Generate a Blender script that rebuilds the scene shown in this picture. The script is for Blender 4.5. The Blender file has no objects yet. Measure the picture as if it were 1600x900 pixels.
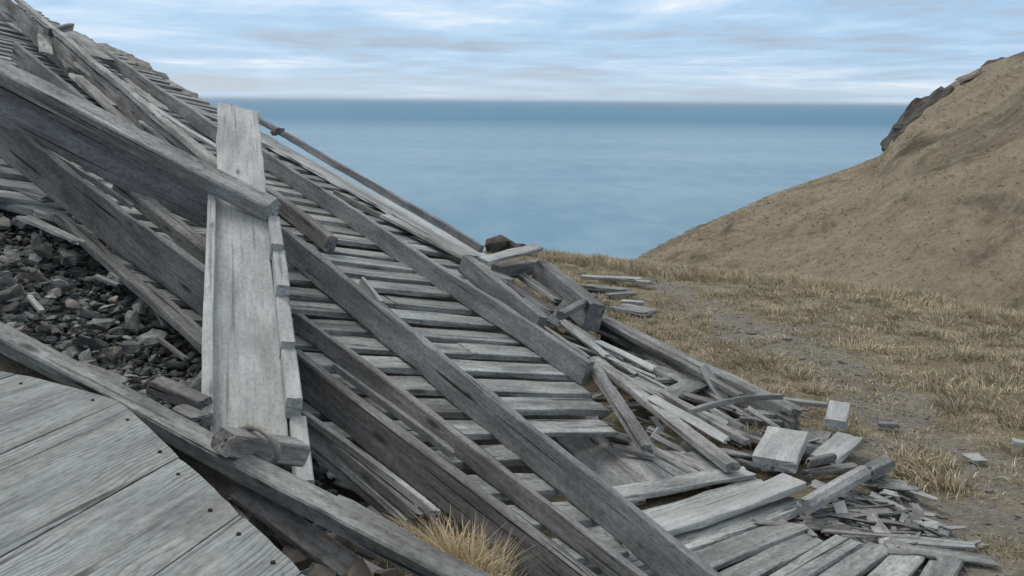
import bpy, bmesh, math, random
import numpy as np
from mathutils import Vector, Matrix, noise

random.seed(7); RNG = np.random.default_rng(7)
scene = bpy.context.scene
COL = scene.collection
R = math.radians
HAZE = 1.6e-5

# ------------------------------------------------------------------ camera and pixel rays
CAM = np.array([0, 0, 2.2]); F = 1537.0
PITCH = math.atan(293/F); ROLL = R(.55)
_r0 = np.array([1, 0, 0.]); _u0 = np.array([0, math.sin(PITCH), math.cos(PITCH)])
FWD = np.array([0, math.cos(PITCH), -math.sin(PITCH)])
RT = math.cos(ROLL)*_r0 + math.sin(ROLL)*_u0
UP = math.cos(ROLL)*_u0 - math.sin(ROLL)*_r0
def ray(x, y):
    d = RT*(x-800) + UP*(450-y) + FWD*F
    return d/d[1]
def P(x, y, t): return Vector(CAM + ray(x, y)*t)
def Z(x, y, z=0.0):
    d = ray(x, y); return Vector(CAM + d*((z-CAM[2])/d[2]))
# plane of the collapsed wall: s runs up the slope, b along its boards, n is its normal
SD = np.array([-.585, .776, .234]); SD /= np.linalg.norm(SD)
BD = np.array([.8, .6, -.215]); BD -= SD*BD.dot(SD); BD /= np.linalg.norm(BD)
ND = np.cross(BD, SD)
ORG = np.array(Z(1000, 850, .12))
def S(x, y, h=0.0):
    d = ray(x, y); return Vector(CAM + d*((h-ND.dot(CAM-ORG))/ND.dot(d)))
def slabz(x, y): return ORG[2] - (ND[0]*(x-ORG[0]) + ND[1]*(y-ORG[1]))/ND[2]
N3, S3, B3 = Vector(ND), Vector(SD), Vector(BD)
def AC(a, c, h=0.0): return Vector(ORG) + S3*a + B3*c + N3*h
def toac(v): v = np.array(v)-ORG; return float(v.dot(SD)), float(v.dot(BD))
def G(x, y, h=0.0):
    "nearest of the sloping bank (a little under the wall) and the flat shelf"
    a = S(x, y, h-.2); z = Z(x, y, h) if ray(x, y)[2] < -.01 else None
    return a if (z is None or (0 < a.y < z.y)) else z

# ------------------------------------------------------------------ materials
def newmat(name):
    m = bpy.data.materials.new(name); m.use_nodes = True
    nt = m.node_tree; nt.nodes.clear()
    out = nt.nodes.new('ShaderNodeOutputMaterial'); bs = nt.nodes.new('ShaderNodeBsdfPrincipled')
    nt.links.new(bs.outputs[0], out.inputs[0])
    bs.inputs['Specular IOR Level'].default_value = .25
    return m, nt, bs
def nd(nt, typ, **kw):
    n = nt.nodes.new(typ)
    for k, v in kw.items():
        if k in ('operation', 'blend_type', 'data_type', 'attribute_name', 'feature', 'distance', 'wave_type', 'bands_direction', 'noise_dimensions', 'wave_profile', 'clamp_factor'): setattr(n, k, v)
        else: n.inputs[k].default_value = v
    return n
def ramp(nt, stops):
    n = nt.nodes.new('ShaderNodeValToRGB'); e = n.color_ramp.elements
    while len(e) < len(stops): e.new(.5)
    for i, (p, c) in enumerate(stops):
        e[i].position = p; e[i].color = (c, c, c, 1) if isinstance(c, (int, float)) else (*c, 1)
    return n
def mix(nt, fac, a, b, blend='MIX'):
    n = nt.nodes.new('ShaderNodeMix'); n.data_type = 'RGBA'; n.blend_type = blend
    for si, v in ((0, fac), (6, a), (7, b)):
        sock = n.inputs[si]
        if isinstance(v, bpy.types.NodeSocket): nt.links.new(v, sock)
        elif isinstance(v, (int, float)): sock.default_value = v if si == 0 else (v, v, v, 1)
        else: sock.default_value = (*v, 1)
    return n.outputs[2]
def math_(nt, op, a, b=None, clamp=False):
    n = nt.nodes.new('ShaderNodeMath'); n.operation = op; n.use_clamp = clamp
    for i, v in enumerate((a, b)):
        if v is None: continue
        if isinstance(v, bpy.types.NodeSocket): nt.links.new(v, n.inputs[i])
        else: n.inputs[i].default_value = v
    return n.outputs[0]

def wood_mat(name, dark, light, grain=22, swirl=0.0, var=.25, stain=.5, tint=(.16, .12, .085), tintamt=.3, green=0.0, bump=.5, speck=1.0, crack=.18):
    m, nt, bs = newmat(name); L = nt.links.new
    tc = nt.nodes.new('ShaderNodeTexCoord'); oi = nt.nodes.new('ShaderNodeObjectInfo')
    off = nt.nodes.new('ShaderNodeCombineXYZ')
    L(math_(nt, 'MULTIPLY', oi.outputs['Random'], 37.0), off.inputs[0]); L(math_(nt, 'MULTIPLY', oi.outputs['Random'], 11.0), off.inputs[1])
    L(math_(nt, 'MULTIPLY', oi.outputs['Random'], 23.0), off.inputs[2])
    va = nt.nodes.new('ShaderNodeVectorMath'); va.operation = 'ADD'; L(tc.outputs['Object'], va.inputs[0]); L(off.outputs[0], va.inputs[1])
    def mapped(sc):
        mp = nt.nodes.new('ShaderNodeVectorMath'); mp.operation = 'MULTIPLY'; mp.inputs[1].default_value = sc; L(va.outputs[0], mp.inputs[0]); return mp.outputs[0]
    fine = nd(nt, 'ShaderNodeTexNoise', Scale=1.0, Detail=6.0, Roughness=.62, Distortion=.35); L(mapped((3.2, grain*3.2, grain*3.2)), fine.inputs['Vector'])
    med = nd(nt, 'ShaderNodeTexNoise', Scale=1.0, Detail=4.0, Roughness=.55, Distortion=.8); L(mapped((1.1, grain*.45, grain*.45)), med.inputs['Vector'])
    big = nd(nt, 'ShaderNodeTexNoise', Scale=2.2, Detail=5.0, Roughness=.6); L(mapped((.8, 2.2, 2.2)), big.inputs['Vector'])
    crk = nd(nt, 'ShaderNodeTexNoise', Scale=1.0, Detail=2.0, Roughness=.4, Distortion=.2); L(mapped((.9, grain*1.6, grain*1.6)), crk.inputs['Vector'])
    fr = ramp(nt, [(.3, 0.0), (.7, 1.0)]); L(fine.outputs['Fac'], fr.inputs[0])
    mr = ramp(nt, [(.35, 0.0), (.65, 1.0)]); L(med.outputs['Fac'], mr.inputs[0])
    g = math_(nt, 'ADD', math_(nt, 'MULTIPLY', fr.outputs[0], .5), math_(nt, 'MULTIPLY', mr.outputs[0], .5))
    if swirl:
        sw = nd(nt, 'ShaderNodeTexWave', wave_type='BANDS', bands_direction='Y', wave_profile='SAW', Scale=8.0, Distortion=24.0, Detail=2.0)
        sw.inputs['Detail Scale'].default_value = .31; sw.inputs['Detail Roughness'].default_value = .4
        L(mapped((1.0, 2.2, 2.2)), sw.inputs['Vector'])
        sr = ramp(nt, [(.0, .0), (.3, .7), (.85, 1.0), (1.0, .05)]); L(sw.outputs['Fac'], sr.inputs[0])
        mk = nd(nt, 'ShaderNodeTexNoise', Scale=2.3, Detail=2.0); L(mapped((.8, 1.6, 1.6)), mk.inputs['Vector'])
        mkr = ramp(nt, [(.42, 0.0), (.56, swirl)]); L(mk.outputs['Fac'], mkr.inputs[0])
        mm = nt.nodes.new('ShaderNodeMix'); mm.data_type = 'FLOAT'
        L(mkr.outputs[0], mm.inputs[0]); L(g, mm.inputs[2])
        L(math_(nt, 'ADD', math_(nt, 'MULTIPLY', sr.outputs[0], .62), math_(nt, 'MULTIPLY', fr.outputs[0], .38)), mm.inputs[3]); g = mm.outputs[0]
    c = mix(nt, g, dark, light)
    br = ramp(nt, [(.38, 1-stain), (.62, 1.0)]); L(big.outputs['Fac'], br.inputs[0])
    c = mix(nt, 1.0, c, br.outputs[0], 'MULTIPLY')
    # brown, less weathered areas
    b2 = nd(nt, 'ShaderNodeTexNoise', Scale=1.0, Detail=4.0, Roughness=.7); L(mapped((1.3, 7, 7)), b2.inputs['Vector'])
    b2r = ramp(nt, [(.5, 0.0), (.72, tintamt)]); L(b2.outputs['Fac'], b2r.inputs[0])
    c = mix(nt, b2r.outputs[0], c, tint)
    if green:
        b3 = nd(nt, 'ShaderNodeTexNoise', Scale=1.0, Detail=6.0, Roughness=.75); L(mapped((4, 9, 9)), b3.inputs['Vector'])
        b3r = ramp(nt, [(.52, 0.0), (.7, green)]); L(b3.outputs['Fac'], b3r.inputs[0])
        c = mix(nt, b3r.outputs[0], c, (.25, .30, .27))
    kv = nd(nt, 'ShaderNodeTexVoronoi', Scale=1.0); L(mapped((1.7, 6.5, 6.5)), kv.inputs['Vector'])
    kr = ramp(nt, [(.05, .30), (.085, .55), (.13, 1.0)]); L(kv.outputs['Distance'], kr.inputs[0])
    c = mix(nt, 1.0, c, kr.outputs[0], 'MULTIPLY')
    cr = ramp(nt, [(.29, crack), (.36, 1.0)]); L(crk.outputs['Fac'], cr.inputs[0])
    c = mix(nt, 1.0, c, cr.outputs[0], 'MULTIPLY')
    spk = nd(nt, 'ShaderNodeTexNoise', Scale=1.0, Detail=6.0, Roughness=.75); L(mapped((26, 55, 55)), spk.inputs['Vector'])
    spr = ramp(nt, [(.36, 1-.38*speck), (.5, 1-.02*speck), (.66, 1+.22*speck)]); L(spk.outputs['Fac'], spr.inputs[0])
    c = mix(nt, 1.0, c, spr.outputs[0], 'MULTIPLY')
    # each timber weathers to its own tone
    v = math_(nt, 'ADD', math_(nt, 'MULTIPLY', oi.outputs['Random'], 2*var), 1-var)
    vc = nt.nodes.new('ShaderNodeCombineColor')
    for i in range(3): L(v, vc.inputs[i])
    c = mix(nt, 1.0, c, vc.outputs[0], 'MULTIPLY')
    L(c, bs.inputs['Base Color']); bs.inputs['Roughness'].default_value = .85
    hgt = math_(nt, 'ADD', math_(nt, 'MULTIPLY', g, .6), math_(nt, 'MULTIPLY', cr.outputs[0], .8))
    bp = nd(nt, 'ShaderNodeBump', Strength=bump, Distance=.006); L(hgt, bp.inputs['Height']); L(bp.outputs[0], bs.inputs['Normal'])
    return m

W_BOARD = wood_mat('silver_board_wood', (.19, .203, .203), (.46, .49, .492), grain=20, green=.5, tintamt=.25, tint=(.2, .16, .13))
W_BEAM = wood_mat('dark_beam_wood', (.17, .177, .185), (.37, .384, .40), grain=26, tintamt=.15, tint=(.13, .105, .095), stain=.35)
W_BROWN = wood_mat('brown_beam_wood', (.15, .15, .152), (.335, .335, .338), grain=24, tintamt=.25, tint=(.14, .105, .092))
W_LATH = wood_mat('grey_lath_wood', (.19, .194, .194), (.44, .452, .452), grain=30, tintamt=.2, tint=(.2, .16, .12))
W_CHUTE = wood_mat('pale_chute_wood', (.30, .315, .32), (.52, .545, .55), grain=18, tintamt=.15, tint=(.2, .19, .17), stain=.3, var=.08, green=.25, speck=.55, crack=.6, bump=.35)
W_PLAT = wood_mat('grey_platform_wood', (.085, .096, .098), (.34, .366, .37), grain=16, swirl=1.0, tintamt=.3, tint=(.2, .17, .15), stain=.3, var=.1, green=.3, bump=.12, crack=.3, speck=.8)
W_ROUGH = wood_mat('rough_plank_wood', (.14, .143, .145), (.33, .335, .335), grain=16, tintamt=.3, tint=(.16, .12, .10), bump=1.0)

def simple(name, col, rough=.8):
    m, nt, bs = newmat(name); bs.inputs['Base Color'].default_value = (*col, 1); bs.inputs['Roughness'].default_value = rough; return m
M_NAIL = simple('rusty_nail', (.035, .025, .02))
def rock_mat(name, dark, light, sc=9, lich=.35):
    m, nt, bs = newmat(name); L = nt.links.new
    tc = nt.nodes.new('ShaderNodeTexCoord'); oi = nt.nodes.new('ShaderNodeObjectInfo'); ge = nt.nodes.new('ShaderNodeNewGeometry')
    a = nd(nt, 'ShaderNodeTexNoise', Scale=sc, Detail=8.0, Roughness=.65); L(ge.outputs['Position'], a.inputs['Vector'])
    r = ramp(nt, [(.35, dark), (.68, light)]); L(a.outputs['Fac'], r.inputs[0])
    b = nd(nt, 'ShaderNodeTexNoise', Scale=sc*1.7, Detail=5.0, Roughness=.7); L(ge.outputs['Position'], b.inputs['Vector'])
    br = ramp(nt, [(.58, 0.0), (.66, lich)]); L(b.outputs['Fac'], br.inputs[0])
    c = mix(nt, br.outputs[0], r.outputs[0], (.24, .25, .23))
    v = math_(nt, 'ADD', math_(nt, 'MULTIPLY', oi.outputs['Random'], 1.0), .7)
    hsel = ramp(nt, [(.55, 0.0), (.75, .55)]); L(math_(nt, 'FRACT', math_(nt, 'MULTIPLY', oi.outputs['Random'], 7.7)), hsel.inputs[0]); c = mix(nt, hsel.outputs[0], c, (.13, .105, .085))
    vc = nt.nodes.new('ShaderNodeCombineColor')
    for i in range(3): L(v, vc.inputs[i])
    c = mix(nt, 1.0, c, vc.outputs[0], 'MULTIPLY')
    L(c, bs.inputs['Base Color']); bs.inputs['Roughness'].default_value = .8
    bp = nd(nt, 'ShaderNodeBump', Strength=.6, Distance=.01); L(a.outputs['Fac'], bp.inputs['Height']); L(bp.outputs[0], bs.inputs['Normal'])
    return m
M_ROCK = rock_mat('slate_rock', (.065, .071, .071), (.225, .24, .235), sc=14, lich=.5)
M_STONE = rock_mat('wall_stone', (.035, .032, .03), (.11, .10, .092), lich=.12)
M_CLIFF = rock_mat('cliff_rock', (.025, .024, .022), (.08, .075, .068), sc=.5, lich=.1)

# ------------------------------------------------------------------ object helpers
WM = {}
def put(o, M, parent=None):
    if parent is not None:
        o.parent = parent; o.matrix_parent_inverse = Matrix.Identity(4)
        o.matrix_basis = WM[parent.name].inverted() @ M
    else: o.matrix_basis = M
    COL.objects.link(o); WM[o.name] = M
    return o
def tag(o, label=None, cat=None, group=None, kind=None):
    if label: o['label'] = label
    if cat: o['category'] = cat
    if group: o['group'] = group
    if kind: o['kind'] = kind
    return o
def thing(name, label, cat, loc, group=None):
    o = bpy.data.objects.new(name, None); o.empty_display_size = .2
    put(o, Matrix.Translation(Vector(loc))); return tag(o, label, cat, group)
def frame(p1, p2, up):
    x = (p2-p1).normalized(); y = up.cross(x).normalized(); z = x.cross(y)
    M = Matrix((x, y, z)).transposed().to_4x4(); M.translation = (p1+p2)/2
    return M
def meshobj(name, verts, faces, mats, M=None, parent=None, smooth=False):
    me = bpy.data.meshes.new(name); me.from_pydata(verts, [], faces); me.update()
    for m in (mats if isinstance(mats, (list, tuple)) else [mats]): me.materials.append(m)
    if smooth:
        for p in me.polygons: p.use_smooth = True
    o = bpy.data.objects.new(name, me); return put(o, M or Matrix.Identity(4), parent)

_seed = [0]
def wood(name, p1, p2, up, w, h, mat, parent=None, warp=.0095, jag=.012, jag2=None, bow=0.0, sag=0.0, taper=1.0, twist=0.0, cham=.10, skew2=0.0):
    """one timber from p1 to p2 (centre line), w across, h along `up`; edges worn, ends ragged by jag / jag2 metres"""
    _seed[0] += 1; sd = _seed[0]*7.31
    p1, p2 = Vector(p1), Vector(p2); L = (p2-p1).length
    M = frame(p1, p2, Vector(up))
    jag2 = jag if jag2 is None else jag2
    c = min(w, h)*cham; hw, hh = w/2, h/2
    k = 5
    prof = []
    def edge(a, b_, n):
        for i in range(n):
            f = i/(n-1); prof.append((a[0]+(b_[0]-a[0])*f, a[1]+(b_[1]-a[1])*f))
    ny = k if w >= h else 3; nz = k if h > w else 3
    edge((-hw+c, -hh), (hw-c, -hh), ny); edge((hw, -hh+c), (hw, hh-c), nz)
    edge((hw-c, hh), (-hw+c, hh), ny); edge((-hw, hh-c), (-hw, -hh+c), nz)
    np_ = len(prof); seg = max(4, min(48, int(L/.13)))
    verts = []; rnd = random.Random(sd)
    e1 = [rnd.random() for _ in range(np_)]; e2 = [rnd.random() for _ in range(np_)]
    for i in range(seg+1):
        f = i/seg; x = (f-.5)*L
        n1 = noise.noise((x*.9, sd, 0))*warp*1.5; n2 = noise.noise((x*.9, sd, 5))*warp*1.5
        tp = 1+(taper-1)*f
        n2 += sag*(1-(2*f-1)**2); n1 += bow*(1-(2*f-1)**2)
        tw = twist*(f-.5)
        for j, (y, z) in enumerate(prof):
            q = noise.noise((x*3.1+sd, y*22, z*22))*warp*.55 + noise.noise((x*9+sd, y*40, z*40))*warp*.3
            s_ = 1+q/max(.02, min(w, h))*1.3
            yy, zz = y*tp*s_, z*s_
            yy, zz = yy*math.cos(tw)-zz*math.sin(tw), yy*math.sin(tw)+zz*math.cos(tw)
            xx = x
            jj = noise.noise((y*24+sd, z*24, 3.3))*.5+.5
            if i == 0: xx += jag*(.35*e1[j]+.9*jj)
            if i == seg:
                jj2 = noise.noise((y*24+sd, z*24, 8.3))*.5+.5; xx -= jag2*(.35*e2[j]+.9*jj2) + skew2*(.5-y/w)
            verts.append((xx, yy+n1, zz+n2))
    # keep order along x even for long jags
    for i in (1, 2, 3):
        for j in range(np_):
            a, q = verts[j], verts[i*np_+j]
            if q[0] < a[0]+.004*i: verts[i*np_+j] = (a[0]+.004*i, q[1], q[2])
            a, q = verts[seg*np_+j], verts[(seg-i)*np_+j]
            if q[0] > a[0]-.004*i: verts[(seg-i)*np_+j] = (a[0]-.004*i, q[1], q[2])
    faces = []
    for i in range(seg):
        for j in range(np_):
            a = i*np_+j; b_ = i*np_+(j+1) % np_
            faces.append((a, a+np_, b_+np_, b_))
    for base, flip in ((0, False), (seg*np_, True)):
        cx = sum(verts[base+j][0] for j in range(np_))/np_; cy = sum(verts[base+j][1] for j in range(np_))/np_; cz = sum(verts[base+j][2] for j in range(np_))/np_
        verts.append((cx, cy, cz)); ci = len(verts)-1
        for j in range(np_):
            t = (ci, base+j, base+(j+1) % np_); faces.append(t[::-1] if flip else t)
    return meshobj(name, verts, faces, mat, M, parent)

def beamS(name, label, cat, q1, q2, H, th, mat, h0=.03, **kw):
    """a timber on edge across the collapsed wall: q1, q2 = where its upper near edge shows"""
    t1, t2 = S(*q1, h0+H), S(*q2, h0+H)
    ax = (t2-t1).normalized(); side = ax.cross(N3)
    if side.dot(B3) < 0: side = -side
    off = -N3*(H/2)+side*(th/2)
    return tag(wood(name, t1+off, t2+off, N3, th, H, mat, **kw), label, cat)
def beamP(name, label, cat, a, b_, H, th, mat, up=(0, 0, 1), roll=0.0, **kw):
    """the same at given depths"""
    t1, t2 = P(*a), P(*b_); ax = (t2-t1).normalized(); up = Vector(up)
    up = (up-ax*up.dot(ax)).normalized()
    side = ax.cross(up)
    if side.y < 0: side = -side
    if roll: up = Matrix.Rotation(roll, 3, ax) @ up; side = Matrix.Rotation(roll, 3, ax) @ side
    off = -up*(H/2)+side*(th/2)
    return tag(wood(name, t1+off, t2+off, up, th, H, mat, **kw), label, cat)
def plank(name, label, cat, p1, p2, W, th, mat, up=None, **kw):
    o = wood(name, p1, p2, up or Vector((0, 0, 1)), W, th, mat, **kw)
    return tag(o, label, cat) if label else o

# ------------------------------------------------------------------ terrain
EDGE0 = np.array([-.4, 10.0]); EN = np.array([.80, .60]); 
CREST = [(-9, 16.5), (-1, 15.2), (.6, 14.4), (1.79, 13.65), (3.39, 12.85), (4.75, 11.6), (5.5, 10.35), (7.5, 7.6), (12, 4.0), (20, 0)]
CRX = np.array([c[0] for c in CREST]); CRY = np.array([c[1] for c in CREST])
def sstep(a, b_, x): t = np.clip((x-a)/(b_-a), 0, 1); return t*t*(3-2*t)
PATH = [(1.75, 13.2), (1.95, 11.4), (2.45, 9.4), (2.7, 8.2), (2.75, 7.0), (2.75, 6.0), (2.65, 4.9), (2.6, 3.5)]
PX_ = np.array([p[0] for p in PATH])[::-1]; PY_ = np.array([p[1] for p in PATH])[::-1]
def fbm(x, y, s, o=4, z=0.0): return noise.fractal((x*s, y*s, z), 1.0, 2.0, o)
def height(x, y):
    cy = np.interp(x, CRX, CRY); d = (cy-y)*.8                 # + inside the crest
    flat = .05*fbm(x, y, .5, 3) + .025*fbm(x, y, 2.2, 3, 4.0)
    flat -= .09*math.exp(-max(0, d)/.8)
    if d < 0: flat -= (-d)*.95*min(1, -d/1.2+.15)
    e = (x-EDGE0[0])*EN[0]+(y-EDGE0[1])*EN[1]
    sl = slabz(x, y)-.30 + .07*fbm(x, y, 1.3, 4, 9.0)
    ac = toac((x, y, sl)); ce = np.interp(ac[0], [2, 4.4, 9, 12, 14, 16], [2.6, 2.15, 1.75, 1.15, .75, -.2])
    ce += .22
    if ac[1] > ce: sl -= (ac[1]-ce)*1.3
    sl += .17*float(sstep(.8, 1.3, ac[1]))*float(sstep(3.4, 4.4, ac[0]))
    if y < 2.4: sl = min(sl, .2+.25*max(0, -x))
    return max(flat, sl)
def axis_steps(lo, hi, flo, fhi, fine, coarse):
    a = [flo]; st = fine
    while a[-1] < hi:
        st = fine if a[-1] < fhi else min(coarse, st*1.18); a.append(a[-1]+st)
    b_ = [flo]; st = fine
    while b_[-1] > lo: st = min(coarse, st*1.18); b_.append(b_[-1]-st)
    return np.array(sorted(set(b_[1:]+a)))
XS = axis_steps(-45, 60, -4, 6.5, .09, 4.0); YS = axis_steps(-12, 130, 2.2, 14.5, .09, 4.0)
HT = np.array([[height(x, y) for x in XS] for y in YS])
HT = np.maximum(HT, -88)
def hz(x, y):
    i = np.clip(np.searchsorted(XS, x)-1, 0, len(XS)-2); j = np.clip(np.searchsorted(YS, y)-1, 0, len(YS)-2)
    fx = (x-XS[i])/(XS[i+1]-XS[i]); fy = (y-YS[j])/(YS[j+1]-YS[j])
    return (HT[j, i]*(1-fx)+HT[j, i+1]*fx)*(1-fy)+(HT[j+1, i]*(1-fx)+HT[j+1, i+1]*fx)*fy
def pathmask(x, y):
    d = np.abs(x-np.interp(y, PY_, PX_)); w = np.interp(y, [3, 6, 9, 12], [.75, .55, .46, .38])
    n = np.array([fbm(a, b_, 1.6, 4, 2.0) for a, b_ in zip(np.ravel(x), np.ravel(y))]).reshape(np.shape(x))
    return np.clip(1-sstep(.35, 1.3, d/w + n*1.9+.15), 0, 1)*.68
GX, GY = np.meshgrid(XS, YS)
nx, ny = len(XS), len(YS)
tv = np.stack([GX, GY, HT], -1).reshape(-1, 3)
idx = np.arange(nx*ny).reshape(ny, nx)
tf = np.stack([idx[:-1, :-1], idx[:-1, 1:], idx[1:, 1:], idx[1:, :-1]], -1).reshape(-1, 4)
PM = pathmask(GX, GY)
SLM = np.array([[1.0 if (slabz(x, y)-.30 > .02 and (x-EDGE0[0])*EN[0]+(y-EDGE0[1])*EN[1] < 1.5 and x < 1.6) else 0.0 for x in XS] for y in YS])

def terrain_mat():
    m, nt, bs = newmat('turf_and_gravel'); L = nt.links.new
    ge = nt.nodes.new('ShaderNodeNewGeometry')
    at = nd(nt, 'ShaderNodeAttribute', attribute_name='gravel'); ar = nd(nt, 'ShaderNodeAttribute', attribute_name='rubble')
    def N(sc, det=6.0, ro=.6):
        n = nd(nt, 'ShaderNodeTexNoise', Scale=sc, Detail=det, Roughness=ro); L(ge.outputs['Position'], n.inputs['Vector']); return n.outputs['Fac']
    t = ramp(nt, [(.3, (.12, .104, .075)), (.5, (.235, .207, .15)), (.72, (.34, .305, .225))]); L(N(14, 8, .7), t.inputs[0])
    t2 = ramp(nt, [(.4, (.7, .66, .6)), (.6, (1.05, 1.05, 1.0))]); L(N(1.7), t2.inputs[0])
    turf = mix(nt, 1.0, t.outputs[0], t2.outputs[0], 'MULTIPLY')
    ms_ = ramp(nt, [(.54, 0.0), (.68, .6)]); L(N(2.6, 6, .7), ms_.inputs[0]); turf = mix(nt, ms_.outputs[0], turf, (.135, .135, .08))
    vo = nd(nt, 'ShaderNodeTexVoronoi', Scale=42.0); L(ge.outputs['Position'], vo.inputs['Vector'])
    sp = nt.nodes.new('ShaderNodeSeparateColor'); L(vo.outputs['Color'], sp.inputs[0])
    g = ramp(nt, [(.0, (.12, .117, .112)), (.6, (.21, .207, .20)), (1.0, (.33, .325, .32))]); L(sp.outputs[0], g.inputs[0])
    gr = mix(nt, .4, g.outputs[0], (.17, .155, .128))
    fac = math_(nt, 'MULTIPLY', at.outputs['Fac'], 1.0)
    c = mix(nt, fac, turf, gr)
    rk = ramp(nt, [(.35, (.04, .039, .035)), (.7, (.12, .115, .10))]); L(N(9, 8, .7), rk.inputs[0])
    c = mix(nt, ar.outputs['Fac'], c, rk.outputs[0])
    L(c, bs.inputs['Base Color']); bs.inputs['Roughness'].default_value = .95
    h = math_(nt, 'ADD', N(16, 8, .75), math_(nt, 'MULTIPLY', vo.outputs['Distance'], .5))
    bp = nd(nt, 'ShaderNodeBump', Strength=.9, Distance=.03); L(h, bp.inputs['Height']); L(bp.outputs[0], bs.inputs['Normal'])
    return m
def fastmesh(name, v, f, mat, attrs=None, smooth=False, colors=None):
    me = bpy.data.meshes.new(name); k = f.shape[1]
    me.vertices.add(len(v)); me.vertices.foreach_set('co', np.ascontiguousarray(v, dtype=np.float32).ravel())
    me.loops.add(f.size); me.loops.foreach_set('vertex_index', np.ascontiguousarray(f, dtype=np.int32).ravel())
    me.polygons.add(len(f)); me.polygons.foreach_set('loop_start', np.arange(0, f.size, k, dtype=np.int32))
    me.polygons.foreach_set('loop_total', np.full(len(f), k, dtype=np.int32))
    if smooth: me.polygons.foreach_set('use_smooth', np.ones(len(f), dtype=bool))
    me.update(calc_edges=True); me.materials.append(mat)
    for n, a in (attrs or {}).items():
        at = me.attributes.new(n, 'FLOAT', 'POINT'); at.data.foreach_set('value', np.ascontiguousarray(a, dtype=np.float32).ravel())
    if colors is not None:
        at = me.attributes.new('tone', 'FLOAT_COLOR', 'POINT')
        at.data.foreach_set('color', np.ascontiguousarray(np.concatenate([colors, np.ones((len(colors), 1))], 1), dtype=np.float32).ravel())
    me.validate(); o = bpy.data.objects.new(name, me); return put(o, Matrix.Identity(4))
tag(fastmesh('ground', tv, tf, terrain_mat(), {'gravel': PM, 'rubble': SLM}, True), kind='structure')

# ------------------------------------------------------------------ the sea
def sea_mat():
    m, nt, bs = newmat('sea_water'); L = nt.links.new
    ge = nt.nodes.new('ShaderNodeNewGeometry')
    sx = nt.nodes.new('ShaderNodeSeparateXYZ'); L(ge.outputs['Position'], sx.inputs[0])
    mp = nt.nodes.new('ShaderNodeVectorMath'); mp.operation = 'MULTIPLY'; mp.inputs[1].default_value = (.0006, .0022, 1); L(ge.outputs['Position'], mp.inputs[0])
    a = nd(nt, 'ShaderNodeTexNoise', Scale=1.0, Detail=6.0, Roughness=.6); L(mp.outputs[0], a.inputs['Vector'])
    mp2 = nt.nodes.new('ShaderNodeVectorMath'); mp2.operation = 'MULTIPLY'; mp2.inputs[1].default_value = (.026, .011, 1); L(ge.outputs['Position'], mp2.inputs[0])
    b_ = nd(nt, 'ShaderNodeTexNoise', Scale=1.0, Detail=7.0, Roughness=.65); L(mp2.outputs[0], b_.inputs['Vector'])
    r = ramp(nt, [(.42, (.075, .19, .275)), (.58, (.15, .27, .345))])
    L(math_(nt, 'ADD', math_(nt, 'MULTIPLY', a.outputs['Fac'], .5), math_(nt, 'MULTIPLY', b_.outputs['Fac'], .5)), r.inputs[0])
    # offshore wind ruffles the water: a deeper blue beyond a few kilometres
    dist = math_(nt, 'ADD', sx.outputs[1], math_(nt, 'MULTIPLY', a.outputs['Fac'], 1500.0))
    dr = nt.nodes.new('ShaderNodeMapRange'); dr.interpolation_type = 'SMOOTHSTEP'; L(dist, dr.inputs[0]); dr.inputs[1].default_value = 2900; dr.inputs[2].default_value = 5600
    c = mix(nt, dr.outputs[0], r.outputs[0], (.04, .165, .28))
    L(c, bs.inputs['Base Color']); bs.inputs['IOR'].default_value = 1.33
    rg = math_(nt, 'ADD', math_(nt, 'MULTIPLY', dr.outputs[0], .2), .28); L(rg, bs.inputs['Roughness'])
    bs.inputs['Specular IOR Level'].default_value = .3
    bp = nd(nt, 'ShaderNodeBump', Strength=.5, Distance=1.5); L(b_.outputs['Fac'], bp.inputs['Height']); L(bp.outputs[0], bs.inputs['Normal'])
    return m
sv = [(0, 0, -85)]; sf = []; radii = [200, 500, 1200, 3000, 8000, 20000, 60000, 150000]; K = 96
for r_ in radii:
    for k in range(K): sv.append((r_*math.cos(2*math.pi*k/K), r_*math.sin(2*math.pi*k/K), -85))
for k in range(K): sf.append((0, 1+k, 1+(k+1) % K))
for i in range(len(radii)-1):
    for k in range(K):
        a = 1+i*K+k; b_ = 1+i*K+(k+1) % K; sf.append((a, a+K, b_+K, b_))
tag(meshobj('sea', sv, sf, sea_mat()), kind='structure')

# ------------------------------------------------------------------ the hill across the gully
RIDGE = [(900, 470, 74), (960, 430, 74), (1000, 404, 74), (1060, 371, 74), (1140, 334, 73), (1200, 305, 73), (1260, 284, 73), (1330, 261, 72), (1378, 241, 71.5), (1398, 206, 71),
         (1425, 172, 70.5), (1450, 152, 70), (1475, 137, 69.5), (1500, 121, 69), (1540, 102, 68), (1600, 80, 66), (1680, 40, 64), (1800, -15, 61), (1950, -70, 57), (2150, -120, 52), (2500, -170, 44)]
BASE = [(880, 560, 62), (940, 520, 62), (980, 470, 60), (1040, 462, 57), (1110, 470, 54), (1160, 475, 52), (1220, 480, 50), (1280, 490, 48), (1330, 500, 46), (1350, 505, 45.5),
        (1380, 510, 44.5), (1410, 515, 43.5), (1440, 520, 42.5), (1470, 525, 41.5), (1520, 535, 40), (1600, 550, 37), (1700, 570, 34), (1850, 600, 30), (2050, 640, 26), (2300, 690, 22), (2700, 760, 17)]
def resample(pts, n):
    q = [P(*p) for p in pts]; d = [0]
    for a, b_ in zip(q, q[1:]): d.append(d[-1]+(b_-a).length)
    u = np.linspace(0, d[-1], n); arr = np.array(q)
    return np.stack([np.interp(u, d, arr[:, i]) for i in range(3)], -1)
NU, NV = 330, 120
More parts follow.
